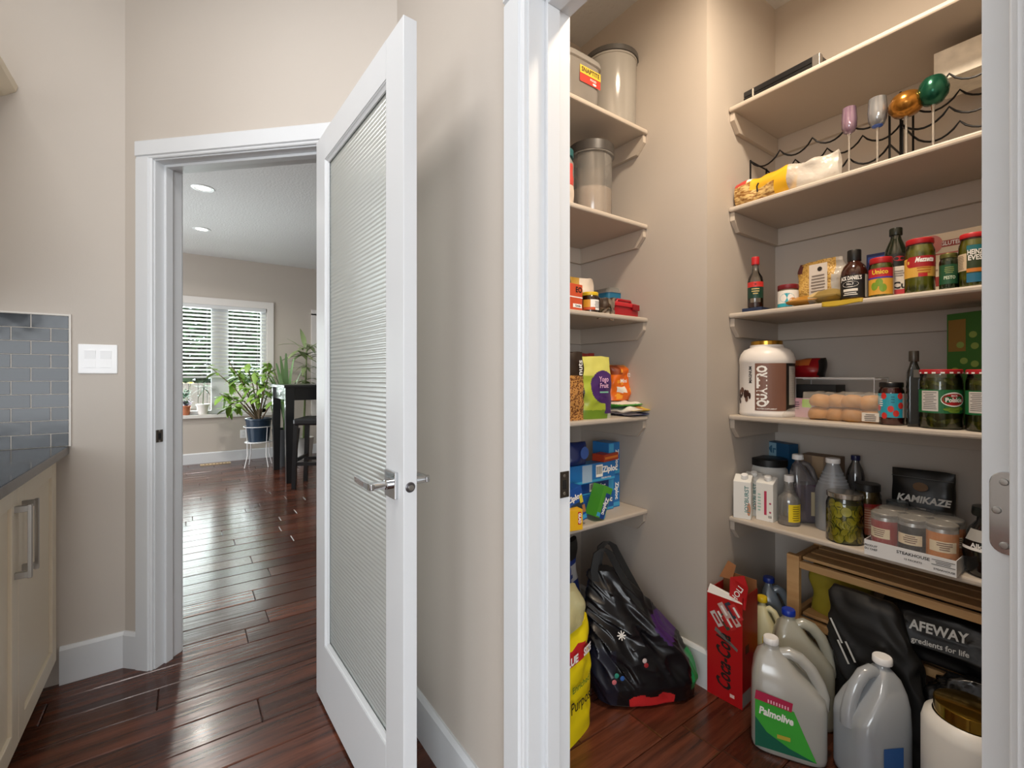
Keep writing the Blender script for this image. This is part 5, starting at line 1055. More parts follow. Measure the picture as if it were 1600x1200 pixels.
# bread buns in a clear bag
xa, _, _ = at_y(1268, YSF + 0.06); xb, _, _ = at_y(1368, YSF + 0.03); BUN = P('BC8440', 0.6, var=0.35, bscale=14); wb = xb - xa
def bun_geo(r, h): return lathe([(0, 0), (r * 0.8, 0), (r, h * 0.25), (r * 0.97, h * 0.55), (r * 0.75, h * 0.85), (r * 0.4, h * 0.98), (0, h)], 20)
bmesh_ = mesh('bread_bun', bun_geo(0.036, 0.045), BUN, 60); nb = 0
pos_names = ['front row beside the film twist', 'front row, second from the powder tub', 'front row, third from the powder tub', 'front row beside the strawberry jam']
for zz in range(2):
    for k in range(4):
        o = bpy.data.objects.new('bread_bun', bmesh_); COL.objects.link(o); o.location = (xa + wb * (k + 0.45) / 4, YSF + 0.075 + 0.012 * (k % 2), R4 + 0.002 + zz * 0.043); o.rotation_euler = (0.1 * (k % 3 - 1), 0.12 * (zz * 2 - 1), k)
        tag(o, ('golden bread bun in the clear bag, lower ' if zz == 0 else 'golden bread bun in the clear bag, upper ') + pos_names[k], 'bun', 'buns in the bread bag')
t = thing('bread_bag', 'clear plastic bread bag twisted at one end', 'bag', ((xa + xb) / 2, YSF + 0.08, R4)); Lb = wb * 1.05
def br_ring(x, w, hh, seed): return [(x + 0.006 * _noise.noise(Vector((x * 40, y * 40, z * 40))), y * (1 + 0.10 * _noise.noise(Vector((x * 30 + 5, a_ * 1.3, seed)))), 0.0012 + max(0, z * (1 + 0.08 * _noise.noise(Vector((x * 30, a_ * 1.3, seed)))))) for a_, (y, z) in enumerate([(w / 2 * math.copysign(abs(cos(2 * pi * k / 28)) ** 0.6, cos(2 * pi * k / 28)), hh / 2 + hh / 2 * math.copysign(abs(sin(2 * pi * k / 28)) ** 0.6, sin(2 * pi * k / 28))) for k in range(28)])]
O('film', loft([br_ring(x, w, hh, 3) for x, w, hh in [(-Lb * 0.90, 0.09, 0.018), (-Lb * 0.85, 0.075, 0.03), (-Lb * 0.78, 0.05, 0.035), (-Lb * 0.71, 0.03, 0.04), (-Lb * 0.64, 0.05, 0.06)] + [(-Lb * 0.55 + Lb * 1.08 * k / 12, 0.105 + 0.004 * (k % 2), 0.094 + 0.004 * ((k + 1) % 2)) for k in range(13)] + [(Lb * 0.545, 0.07, 0.07)]]), film('FFF8EE', 0.16, 0.12, 34), t, smooth=60)
o = O('paper_label', quad((Lb * 0.42, -0.0575, 0.022), *FR, 0.045, 0.028, 0.0), P('DCD3C6', 0.55), t); lines(t, (Lb * 0.42, -0.0578, 0.03), FR, 0.036, 4, 0.006, P('6A6058', 0.6), 21)
# jam, dark bottle, gherkin jars, tall green box
f = fit(1372, 1414, 597, R4, 0.03); t, r, h = jar('jam_jar', 'strawberry jam jar with black lid and turquoise label', 'jar', f, R4, P('141212', 0.35), 'F6E0D8', P('5A1410', 0.25), 0.86, lid_h=0.12)
O('label', band(r, h * 0.18, h * 0.74, -1.45, 0.95), P('2A9AB0', 0.45), t); O('label', band(r, h * 0.18, h * 0.74, 0.95, 1.5), P('DDD5CC', 0.5), t)
for a, zz in ((-0.6, 0.68), (-0.05, 0.38), (0.35, 0.28), (0.75, 0.46), (-0.55, 0.22), (0.7, 0.68), (-1.1, 0.4)): O('label', disc(r, h * zz, a, r * 0.24, h * 0.075, 0.0007), P('C8322A', 0.45), t)
wlines(t, r, -0.85, h * 0.6, r * 0.5, 4, h * 0.05, WHT, 4); wlines(t, r, 0.1, h * 0.66, r * 0.3, 3, h * 0.06, P('1A6A80', 0.5), 5)
X, Y, r, h = fit(1413, 1443, 548, R4, 0.028)
t = thing('balsamic_bottle', 'tall dark ribbed square bottle between the jam and gherkins', 'bottle', (X, Y, R4), face(X, Y) + R(8)); DG = P('0E1210', 0.12, coat=0.6)
def fl_ring(z, w, e=6.0): return superring(w, w, z, e, 32)
O('bottle', loft([fl_ring(0, r * 1.5), fl_ring(0.006, r * 1.62)] + [fl_ring(h * (0.03 + 0.62 * k / 14), r * (1.62 if k % 2 else 1.52)) for k in range(15)] + [fl_ring(h * 0.72, r * 1.5, 4), fl_ring(h * 0.8, r * 1.0, 3), fl_ring(h * 0.84, r * 0.8, 2), fl_ring(h * 0.93, r * 0.75, 2)]), DG, t, smooth=45)
lid(t, r * 0.55, h * 0.86, h, P('4A4640', 0.3, metal=0.6), 'cap'); O('label', quad((0.004, -r * 0.66, h * 0.7), *FR, r * 0.7, h * 0.1, 0.004), P('5A564E', 0.5), t)
GHK = speckle('39441A', '7A7A34', 28, 0.25, 0.4, 0.2, 0.5, stretch=(1, 1, 0.6))
def gherkin_jar(label, pl, pr, gap):
    f = fit(pl, pr, 577, R4, gap); t, r, h = jar('gherkin_jar', label, 'jar', f, R4, P('B02028', 0.4), 'EEF2DC', P('3F4418', 0.3), 0.86, lid_h=0.075, neck=0.92, shoulder=0.9, group='gherkin jars with checked lids')
    g = []
    for k in range(16):      # white checks on the lid rim
        a = 2 * pi * k / 16; g.append(band(r * 0.995, h * 0.93, h * 0.955, a, a + 0.18, 3, 0.0008))
    O('lid_checks', join(*g), WHT, t)
    rk = random.Random(pl)
    for k in range(12):
        a = rk.uniform(-1.5, 1.5); zz = rk.choice((0.14, 0.16, 0.72, 0.75, 0.78)); ph = rk.uniform(-1, 1); c = Vector((r * 0.80 * sin(a), -r * 0.80 * cos(a), h * zz)); dv = Vector((cos(a) * cos(ph), sin(a) * cos(ph), sin(ph) * 0.6)) * r * 0.42
        O('gherkin', tube([c - dv, c - dv * 0.7, c, c + dv * 0.7, c + dv], [0.003, r * 0.15, r * 0.19, r * 0.15, 0.003], 10), GHK, t, smooth=60)
    O('label', band(r, h * 0.27, h * 0.66, -1.5, 1.5), P('1C6A3A', 0.45), t); O('label', band(r, h * 0.30, h * 0.64, -0.95, -0.1, off=0.0007), P('CFC9C4', 0.5), t); wlines(t, r, -0.52, h * 0.61, r * 0.7, 10, h * 0.03, P('6A6866', 0.6), 15)
    O('label', disc(r, h * 0.5, 0.62, r * 0.62, h * 0.12, 0.0008, 28), WHT, t); O('label', disc(r, h * 0.5, 0.62, r * 0.55, h * 0.098, 0.001, 28), P('B01E26', 0.45), t); wrap_text(t, 'Polskie', h * 0.07, r, h * 0.49, WHT, 0.62, width=r * 0.85, bold=0.04, off=0.0014); wrap_text(t, 'BICK', h * 0.03, r, h * 0.56, WHT, 0.62, off=0.0014)
    for a, zz in ((0.4, 0.34), (0.62, 0.31), (0.85, 0.35)): O('label', disc(r, h * zz, a, r * 0.3, h * 0.03, 0.0009 + a * 0.0002), P('6A8A2A', 0.45), t)
gherkin_jar('gherkin jar with checked lid beside the ribbed bottle', 1435, 1506, 0.006)
gherkin_jar('gherkin jar with checked lid partly hidden by the pantry door', 1508, 1584, 0.006)
xq, _, _ = at_y(1500, 1.98); t = thing('tall_green_box', 'tall green printed box standing behind the gherkin jars', 'box', (xq + 0.035, 2.01, R4), R(-28)); carton(t, 0.10, 0.10, 0.35, P('2F6A22', 0.45))
O('print', quad((-0.02, -0.05, 0.28), *FR, 0.05, 0.10), P('8A6A2A', 0.45), t)
for k, (a, zz) in enumerate(((0.025, 0.28), (-0.01, 0.25), (0.03, 0.245), (0.0, 0.2), (-0.025, 0.17), (0.02, 0.14), (-0.03, 0.12), (0.03, 0.19))): O('print', oval((a, -0.05, zz), *FR, 0.022, 0.02, 0.0008), P('86A04A', 0.45), t)
O('print', quad((0.05, 0, 0.3), *SD, 0.03, 0.04), P('9A9A96', 0.5), t); O('print', quad((0.05, -0.015, 0.2), *SD, 0.05, 0.06), P('7A7A76', 0.5), t)

# --- fifth wide shelf
def drink_carton(label, X, Y, rz, variant):
    t = thing('drink_carton', label, 'carton', (X, Y, R5), rz, 'white drink cartons'); w, d, h = 0.062, 0.045, 0.165; wc = P('E6E6E2', 0.4)
    O('carton', ([(-w/2, -d/2, 0), (w/2, -d/2, 0), (w/2, d/2, 0), (-w/2, d/2, 0), (-w/2, -d/2, h * 0.87), (w/2, -d/2, h * 0.87), (w/2, d/2, h), (-w/2, d/2, h)], [(0, 3, 2, 1), (4, 5, 6, 7), (0, 1, 5, 4), (1, 2, 6, 5), (2, 3, 7, 6), (3, 0, 4, 7)]), wc, t, bev=0.002)
    O('cap', mv(rot(lathe([(0, 0), (0.012, 0), (0.0125, 0.001), (0.0125, 0.014), (0.011, 0.016), (0, 0.016)], 20), R(22), 'X'), 0.006, 0.0, h * 0.94), P('F2F2F0', 0.3), t, smooth=40)
    if variant == 0:
        flat_text(t, 'JOYBURST', 0.014, (0.017, -d/2, h * 0.47), (0, 0, 1), (-1, 0, 0), P('5A8A88', 0.5), width=0.105, bold=0.02); O('print', oval((0.024, -d/2, h * 0.24), *FR, 0.013, 0.05), P('C08A6A', 0.5), t)
        for zz in (0.4, 0.25): O('print', oval((-w/2, 0, h * zz), *LF, 0.008, 0.008), P('7A9A98', 0.5), t)
        barcode(t, (-w/2, 0.0, 0.02), LF, 0.024, 0.02); flat_text(t, 'C', 0.006, (-w/2, 0, h * 0.8), *LF, INK)
    else:
        O('print', quad((0.004, -d/2, h * 0.42), *FR, 0.009, h * 0.55), P('B83A5A', 0.5), t); lines(t, (-0.018, -d/2, h * 0.6), FR, 0.014, 6, 0.012, P('9AC0B4', 0.5), 3)
        for zz in (0.42, 0.22): O('print', oval((0.021, -d/2, h * zz), *FR, 0.008, 0.008), P('B05A70', 0.5), t)
        barcode(t, (0.021, -d/2, 0.018), FR, 0.016, 0.016)
for lb, px, gp, rz, v in (('white drink carton with green lettering at the shelf corner', 1161, 0.032, R(18), 0), ('white drink carton with capped top behind the corner carton', 1176, 0.105, R(8), 0), ('white drink carton with a pink stripe', 1198, 0.075, R(4), 1)):
    X, Y, Z = at_y(px, YSF + gp); drink_carton(lb, X, Y, rz, v)
X, Y, r, h = fit(1172, 1232, 712, R5, 0.165)
t = thing('powder_tub', 'white plastic tub with black lid behind the cartons', 'tub', (X, Y, R5), face(X, Y)); O('body', lathe(sprof([(0, 0), (0.95, 0), (1, 0.03), (1, 0.74), (0.96, 0.8), (0.88, 0.83), (0.88, 0.88)], r, h), 36), P('D2D1CD', 0.35), t, smooth=50); lid(t, r * 0.95, h * 0.86, h, BLKP)
xq, _, _ = at_y(1208, 2.08); t = thing('blue_carton', 'blue and white box at the very back corner', 'box', (xq + 0.03, 2.09, R5), R(-20)); carton(t, 0.12, 0.05, 0.268, P('1A4E74', 0.5)); O('print', quad((-0.03, -0.025, 0.235), *FR, 0.055, 0.06), P('8AB0C4', 0.5), t); flat_text(t, 'Mr', 0.03, (-0.03, -0.0256, 0.235), *FR, P('3A6A8A', 0.5), bold=0.03)
X, Y, r, h = fit(1215, 1251, 740, R5, 0.055)
t = thing('syrup_bottle', 'small clear bottle with white cap and yellow label', 'bottle', (X, Y, R5), face(X, Y)); pr_ = [(0, 0), (0.93, 0), (1, 0.02), (1, 0.5), (0.93, 0.55), (0.6, 0.64)]
for k in range(6): pr_ += [(0.52 - 0.02 * k, 0.66 + k * 0.03), (0.57 - 0.02 * k, 0.675 + k * 0.03)]
O('bottle', lathe(sprof(pr_ + [(0.4, 0.87), (0.4, 0.9)], r, h), 28), clear('F4F4F4', 0.3, 0.06, 0.3, 'D4D4D2'), t, smooth=50); O('syrup', lathe(sprof([(0, 0.02), (0.92, 0.02), (0.95, 0.12), (0, 0.12)], r, h), 24), P('6A5A50', 0.3), t, smooth=50); lid(t, r * 0.42, h * 0.87, h, P('F0F0F0', 0.35), 'cap')
O('label', band(r, h * 0.09, h * 0.44, -0.05, 1.35), P('E2C81A', 0.45), t); wlines(t, r, 0.65, h * 0.4, r * 0.8, 7, h * 0.045, P('7A6A1A', 0.6), 16)
def jug(name, label, X, Y, z, rz, w, d, h, m, cap_m, cap_r=0.02, liquid=None, lq=0.5, hr=0.016, group=None, e=4.5, top=0.16):
    t = thing(name, label, 'jug', (X, Y, z), rz, group)
    secs = [(0, 0.9, 0.9, 0), (0.02, 0.98, 0.98, 0), (0.06, 1, 1, 0), (0.48, 1, 1, 0), (0.56, 0.97, 0.98, -0.01), (0.66, 0.8, 0.92, -0.09), (0.76, 0.58, 0.78, -0.17), (0.85, 0.4, 0.55, -0.21), (0.90, 0.26, 0.36, -0.22), (0.915, top * 1.35, top * 1.35 * w / d, -0.22), (0.95, top * 1.35, top * 1.35 * w / d, -0.22)]
    O('body', loft([superring(w * a, d * b, h * zz, e if zz < 0.87 else 2, 36, x=w * c) for zz, a, b, c in secs]), m, t, smooth=55)
    pts = [(-0.10, 0.86), (0.02, 0.885), (0.16, 0.86), (0.30, 0.78), (0.41, 0.66), (0.455, 0.56), (0.43, 0.46)]
    O('handle', tube([(w * a, 0, h * b) for a, b in pts], [hr * 0.9, hr, hr, hr, hr, hr * 1.1, hr * 1.3], 12), m, t, smooth=60)
    O('cap', mv(lathe([(0, 0), (cap_r, 0), (cap_r * 1.03, 0.002), (cap_r, 0.016), (cap_r * 0.9, 0.019), (0, 0.019)], 24), -0.22 * w, 0, h * 0.945), cap_m, t, smooth=40)
    if liquid: O('liquid', loft([superring(w * a * 0.97, d * a * 0.97, h * zz, e, 32) for zz, a in ((0.008, 0.9), (0.03, 0.985), (0.06, 1.0), (lq, 1.0))]), liquid, t, smooth=50)
    return t
WJ = clear('E6E6E8', 0.2, 0.15, 0.62, 'C4C6C8'); WJ2 = clear('F2F2EE', 0.2, 0.15, 0.85, 'E2E2DC')
X, Y, r, h = fit(1233, 1279, 710, R5, 0.135)
t = jug('purple_jug', 'clear jug of dark purple cleaner with white cap', X, Y, R5, R(40), r * 1.9, r * 1.6, h, clear('EDEBEE', 0.2, 0.1, 0.3, 'B8B8BC'), P('EAEAEA', 0.35), 0.019, P('50284A', 0.2), 0.58, 0.011)
O('label', quad((r * 0.5, -r * 0.8, h * 0.3), *FR, r * 0.5, h * 0.36, 0.002), P('B0A488', 0.5), t)
X, Y, r, h = fit(1273, 1331, 713, R5, 0.105)
t = thing('vinegar_bottle', 'tall frosted cone-necked bottle with white cap', 'bottle', (X, Y, R5), face(X, Y)); O('bottle', lathe(sprof([(0, 0), (0.95, 0), (1, 0.02), (1, 0.5), (0.98, 0.56), (0.86, 0.64), (0.6, 0.78), (0.44, 0.87), (0.36, 0.92), (0.36, 0.95)], r, h), 36), clear('ECEEF2', 0.2, 0.15, 0.62, 'CDD3DA'), t, smooth=50)
for k in range(4): O('grip_ring', lathe([(r * (0.83 - 0.08 * k) , h * (0.655 + 0.045 * k)), (r * (0.836 - 0.08 * k), h * (0.66 + 0.045 * k)), (r * (0.80 - 0.08 * k), h * (0.672 + 0.045 * k))], 32), P('9CA2AA', 0.4), t, smooth=60)
O('vinegar', lathe(sprof([(0, 0.01), (0.95, 0.02), (0.96, 0.3), (0, 0.3)], r, h), 28), P('B0B6BE', 0.3), t, smooth=50); lid(t, r * 0.4, h * 0.935, h, P('EDEDED', 0.35), 'cap')
X, Y, r, h = fit(1322, 1352, 710, R5, y=2.06); t = thing('water_bottle', 'clear plastic bottle with navy cap at the back', 'bottle', (X, Y, R5), 0); O('bottle', lathe(sprof([(0, 0), (0.95, 0), (1, 0.02), (1, 0.7), (0.8, 0.8), (0.42, 0.9), (0.42, 0.95)], r, h), 28), clear('D8DCE0', 0.25, 0.08, 0.2, '8A8A8C'), t, smooth=50); lid(t, r * 0.5, h * 0.93, h, P('181C4A', 0.35), 'cap')
xq, _, _ = at_y(1282, 2.07); t = thing('cardboard_box', 'plain tan cardboard box at the back behind the jugs', 'box', (xq, 2.085, R5), 0); carton(t, 0.13, 0.08, 0.235, P('8A7460', 0.7)); O('tape', box(-0.02, -0.0415, 0.15, 0.02, -0.0405, 0.234), P('A88E70', 0.4), t)
f = fit(1290, 1351, 764, R5, 0.004); t, r, h = jar('sliced_pickle_jar', 'big glass jar of yellow-green pickle slices with silver lid', 'jar', f, R5, P('B8B4AC', 0.18, metal=0.95), 'F2F2DA', None, lid_h=0.1, neck=0.9, shoulder=0.86)
O('brine', lathe(sprof([(0, 0.015), (0.8, 0.015), (0.84, 0.78), (0, 0.78)], r, h), 24), P('6A661C', 0.3), t, smooth=50)
SLC = speckle('B8AC2C', 'DCD050', 22, 0.3, 0.5, 0.2, 0.2); SKN = P('4A5A1A', 0.35); rk = random.Random(17)
sg = lathe([(0, 0.003), (0.019, 0.003), (0.0205, 0.0015), (0.0205, -0.0015), (0.019, -0.003), (0, -0.003)], 16); sme = mesh('pickle_slice', sg, SLC, 40); sme.materials.append(SKN)
for p in sme.polygons: p.material_index = 1 if abs(p.normal.z) < 0.8 else 0
for k in range(95):
    a = rk.uniform(-2.0, 2.0); zz = rk.uniform(0.09, 0.78); rr_ = r * rk.uniform(0.84, 0.90); o = bpy.data.objects.new('pickle_slice', sme); COL.objects.link(o); o.parent = t
    o.location = (rr_ * sin(a) * 0.93, -rr_ * cos(a) * 0.93, h * zz); tl = rk.uniform(-0.5, 0.35); o.rotation_euler = (pi / 2 + tl * 0.55, 0, a); s = rk.uniform(0.6, 0.85) * min(1, r / 0.05); o.scale = (s, s, s)
f = fit(1333, 1378, 752, R5, 0.12); t, r, h = jar('salsa_jar', 'jar with black lid and red-orange label behind the pickle slices', 'jar', f, R5, BLKP, 'E8E0C8', P('4A3A14', 0.3), 0.86, lid_h=0.13)
O('label', band(r, h * 0.1, h * 0.66, -1.5, 1.5), P('9A4A2C', 0.5), t); O('label', band(r, h * 0.6, h * 0.66, -1.5, 1.5, off=0.0007), P('8A1A18', 0.5), t); wlines(t, r, 0.1, h * 0.55, r * 1.2, 8, h * 0.045, P('C89A7A', 0.6), 18)
f = fit(1383, 1421, 780, R5, y=1.99); t, r, h = jar('honey_jar', 'small amber jar with grey lid before the black pouch', 'jar', f, R5, P('5A6266', 0.3, metal=0.5), 'F4D8A8', P('B8601A', 0.2), 0.86, lid_h=0.14)
xq, _, Zk = at_y(1441, 2.05); t = thing('coffee_pouch', 'matte black coffee pouch with bold silver lettering', 'pouch', (xq, 2.06, R5), R(2)); o = O('body', pouch(0.165, 0.075, 0.23, 61, 0.003, top=0.06, bot=0.9, e=3), P('10100F', 0.35), t, smooth=60)
flat_text(t, 'KAMIKAZE', 0.022, (0.008, -0.037, 0.135), *FR, P('D8D4CC', 0.4), width=0.135, bold=0.04, off=0.006, slant=0.2); lines(t, (-0.005, -0.038, 0.105), FR, 0.05, 3, 0.012, P('9A968E', 0.5), 9); O('print', oval((0, -0.034, 0.178), *FR, 0.04, 0.03, 0.004), P('6A4A28', 0.4), t); O('seal_line', quad((0, -0.02, 0.205), *FR, 0.16, 0.002, 0.004), P('4A4A48', 0.3), t)
# shrink-wrapped tray of cans
yt0 = YSF - 0.028; xa, _, _ = at_y(1351, yt0); xb, _, _ = at_y(1496, yt0); wt_ = xb - xa; dt = 0.165
t = thing('shrink_wrapped_tray', 'white cardboard tray under shrink film at the shelf front', 'tray', ((xa + xb) / 2, yt0 + dt / 2, R5), R(-1)); cw = P('DCDCDC', 0.5)
O('tray_base', box(-wt_/2, -dt/2, 0, wt_/2, dt/2, 0.002), cw, t); O('tray_front', box(-wt_/2, -dt/2, 0.002, wt_/2, -dt/2 + 0.0015, 0.046), cw, t); O('tray_back', box(-wt_/2, dt/2 - 0.0015, 0.002, wt_/2, dt/2, 0.046), cw, t); O('tray_side', box(-wt_/2, -dt/2 + 0.0016, 0.002, -wt_/2 + 0.0015, dt/2 - 0.0016, 0.046), cw, t); O('tray_side', box(wt_/2 - 0.0015, -dt/2 + 0.0016, 0.002, wt_/2, dt/2 - 0.0016, 0.046), cw, t)
flat_text(t, 'STEAKHOUSE', 0.0085, (0.012, -dt/2, 0.032), *FR, INK, width=0.075, bold=0.02); flat_text(t, '12 PACKETS', 0.005, (0.012, -dt/2, 0.016), *FR, INK, width=0.04); flat_text(t, 'PRODUIT', 0.006, (-0.088, -dt/2, 0.030), *FR, INK, width=0.032); flat_text(t, 'DU CHEF', 0.006, (-0.088, -dt/2, 0.020), *FR, INK, width=0.032); lines(t, (0.078, -dt/2, 0.036), FR, 0.05, 4, 0.0045, P('4A4A4A', 0.6), 22); flat_text(t, 'STEAKHOUSE', 0.005, (0.08, -dt/2, 0.010), *FR, INK, width=0.045)
O('shrink_film', mv(loft([superring(wt_ * 0.985, dt * 0.97, 0.004, 7, 44), superring(wt_ * 0.985, dt * 0.97, 0.10, 7, 44), superring(wt_ * 0.96, dt * 0.93, 0.13, 6, 44), superring(wt_ * 0.85, dt * 0.8, 0.142, 5, 44)]), 0, 0, 0), film('FFFFFF', 0.09, 0.08, 26), t, smooth=60)
rx = t.location.x; ry = t.location.y
canl = ['8A1E1A', '14120F', 'B8702A', '9A2A24', '5A5A28', 'A85A1E']; cn = ['dark red', 'black', 'orange-brown', 'brick red', 'olive', 'tawny']
for k in range(6):
    c = thing('spice_can', cn[k] + ' labelled spice can under the shrink film, ' + ('front row' if k < 3 else 'back row'), 'can', (rx - wt_ * 0.31 + wt_ * 0.31 * (k % 3), ry + (-0.037 if k < 3 else 0.037), R5 + 0.0022), R(-20 + 17 * k), 'cans in the shrink-wrapped tray'); rc = 0.035
    O('can_body', lathe([(0, 0), (rc, 0), (rc, 0.115), (rc * 0.96, 0.12)], 28), P('9A9894', 0.3, metal=0.7), c, smooth=40); O('label', band(rc, 0.008, 0.108, -pi, pi, 32), P(canl[k], 0.45), c); O('label', band(rc, 0.055, 0.085, -0.9, 0.9, off=0.0006), P('D8C8A8', 0.5), c); O('label', band(rc, 0.02, 0.04, -0.5, 0.5, off=0.0007), P('C8742A' if k != 2 else '2A1A10', 0.5), c); wlines(c, rc, 0.1, 0.08, 0.035, 4, 0.006, P('5A2A1A', 0.5), k)
    lid(c, rc * 1.0, 0.118, 0.13, P('6A665E', 0.3))
xq, _, _ = at_y(1530, YSF + 0.06); t = thing('charcoal_bottle', 'rounded black bottle with a grey lettered band by the door', 'bottle', (xq + 0.02, YSF + 0.06, R5), face(xq, YSF + 0.06)); O('body', lathe([(0, 0), (0.04, 0), (0.05, 0.02), (0.056, 0.07), (0.052, 0.10), (0.04, 0.13), (0.026, 0.15), (0.024, 0.17)], 32), P('0E0E0E', 0.15, coat=0.5), t, smooth=60)
O('label', band(0.0565, 0.075, 0.083, -1.2, 1.2), WHT, t); O('label', lathe([(0.0525, 0.1), (0.0405, 0.13)], 24, -pi / 2 - 1.1, -pi / 2 + 1.1), P('9A9894', 0.5), t); wrap_text(t, 'Alkaline', 0.012, 0.0562, 0.089, WHT, -0.2, bold=0.03); O('cap', lathe([(0, 0.165), (0.034, 0.165), (0.036, 0.17), (0.034, 0.19), (0, 0.192)], 24), P('141816', 0.3), t, smooth=40)

# ================================================================ pantry floor under the wide shelves
# soda carton, torn open at the top
xa, ya, _ = at_z(1105, 1080, 0.0); xb, yb3, _ = at_z(1160, 1110, 0.0); wc_ = hypot(xb - xa, yb3 - ya); rzc = atan2(yb3 - ya, xb - xa)
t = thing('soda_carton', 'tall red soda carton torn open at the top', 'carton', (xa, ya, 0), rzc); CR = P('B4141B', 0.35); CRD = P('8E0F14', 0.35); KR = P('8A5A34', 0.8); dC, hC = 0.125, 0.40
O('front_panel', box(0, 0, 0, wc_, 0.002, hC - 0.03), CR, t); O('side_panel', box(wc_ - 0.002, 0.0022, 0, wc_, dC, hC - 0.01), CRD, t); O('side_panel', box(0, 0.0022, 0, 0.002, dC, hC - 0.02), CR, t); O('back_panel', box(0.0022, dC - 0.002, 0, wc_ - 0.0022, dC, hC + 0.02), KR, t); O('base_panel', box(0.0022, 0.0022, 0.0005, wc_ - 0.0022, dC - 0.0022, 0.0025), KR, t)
O('torn_flap', ([(0.0, 0.0, hC - 0.03), (wc_, 0.0, hC - 0.03), (wc_, -0.003, hC - 0.035), (0, -0.003, hC - 0.03), (0.005, 0.012, hC + 0.0), (wc_ * 0.97, 0.012, hC - 0.03), (wc_ * 0.6, 0.013, hC - 0.012)], [(0, 1, 5, 6, 4)]), P('E8E4DE', 0.6), t)
fp = O('torn_flap', ([(wc_ * 0.62, 0.004, hC - 0.04), (wc_ * 1.06, 0.006, hC - 0.05), (wc_ * 1.12, 0.01, hC + 0.03), (wc_ * 0.98, 0.02, hC + 0.065), (wc_ * 0.6, 0.018, hC + 0.045)], [(0, 1, 2, 3, 4)]), P('B01820', 0.35), t); fp.modifiers.new('thickness', 'SOLIDIFY').thickness = 0.0012
flat_text(t, 'HOLI', 0.02, (wc_ * 0.86, 0.004, hC + 0.0), (0.45, 0, 0.9), (-0.9, 0, 0.45), WHT, bold=0.02, off=0.004)
fk = O('torn_flap', ([(0.0, dC - 0.03, hC + 0.0), (0.02, dC, hC + 0.06), (0.05, dC, hC + 0.05), (0.045, dC - 0.02, hC - 0.0)], [(0, 1, 2, 3)]), KR, t); fk.modifiers.new('thickness', 'SOLIDIFY').thickness = 0.0012
cc = flat_text(t, 'Coca-Cola', 0.05, (wc_ * 0.50, 0, hC * 0.36), (0.0, 0, 1), (-1, 0, 0), INK, width=0.2, bold=0.025, slant=0.25)
O('print', ([(wc_ * 0.25, -0.0006, 0.255), (wc_ * 0.88, -0.0006, 0.205), (wc_ * 0.86, -0.0006, 0.195), (wc_ * 0.22, -0.0006, 0.24)], [(0, 1, 2, 3)]), P('8A8A8A', 0.3, metal=0.5), t)
# printed cans band, tilted
for k, (a, b, hcol) in enumerate(((0.28, 0.285, 'C8C4C0'), (0.40, 0.30, 'B02028'), (0.52, 0.285, '3A4A3A'), (0.64, 0.29, 'C02A2E'), (0.78, 0.31, 'D0B8B0'), (0.5, 0.325, 'C8A8A0'), (0.7, 0.335, '2A3A4A'), (0.84, 0.335, 'C8343A'))):
    O('print', quad((wc_ * a, 0, b), (0.8, 0, 0.6), (-0.6, 0, 0.8), 0.022, 0.055, 0.0007 + k * 0.00012), P(hcol, 0.4), t); O('print', quad((wc_ * a, 0, b), (0.8, 0, 0.6), (-0.6, 0, 0.8), 0.008, 0.035, 0.0009 + k * 0.00012), P('EDE8E4' if k % 2 else 'A81C24', 0.4), t)
O('print', quad((wc_ * 0.72, 0, 0.03), *FR, 0.016, 0.012), P('E8C8C0', 0.5), t); O('print', quad((wc_, dC * 0.35, 0.03), *SD, dC * 0.7, 0.05), P('8A8684', 0.5), t); O('print', quad((wc_, dC * 0.3, 0.2), *SD, 0.03, 0.03), P('4A1A14', 0.5), t)
# jugs
def spot(px, py_top, h): return at_z(px, py_top, h)
X, Y, Z = spot(1209, 905, 0.365)
jug('bleach_jug', 'pale blue-capped jug in the back corner behind the soda carton', X + 0.01, min(Y, 2.02), 0, R(30), 0.12, 0.10, 0.375, clear('DDE4EC', 0.2, 0.15, 0.7, 'A4B4C4'), P('16308A', 0.35), 0.02)
X, Y, Z = spot(1243, 955, 0.355)
t = jug('blue_capped_jug', 'large frosted jug with bright blue cap and yellow liquid', X + 0.02, Y + 0.0, 0, R(32), 0.18, 0.12, 0.365, clear('EAEAE0', 0.2, 0.15, 0.78, 'DEDECE'), P('1434A0', 0.35), 0.021, P('B8AA5A', 0.3), 0.36, 0.018)
X, Y, Z = spot(1193, 950, 0.30)
jg = jug('yellow_labelled_jug', 'cream jug with yellow label squeezed behind the soda carton', X + 0.005, Y + 0.03, 0, R(10), 0.105, 0.085, 0.33, P('D4CFA8', 0.4), P('D8B81C', 0.4), 0.018, None, 0.4, 0.011)
O('label', quad((0.02, -0.043, 0.15), *FR, 0.06, 0.1, 0.001), P('D8C020', 0.45), jg); O('print', quad((0.02, -0.0432, 0.11), *FR, 0.045, 0.03, 0.002), P('2A3A6A', 0.5), jg)
X, Y, Z = spot(1207, 995, 0.325)
t = jug('dish_soap_jug', 'frosted dish soap jug with white cap and green label', X + 0.045, Y + 0.0, 0, R(28), 0.205, 0.13, 0.335, WJ2, P('F0F0F0', 0.35), 0.022, P('9A9C8A', 0.3), 0.4, 0.018)
dj = 0.065
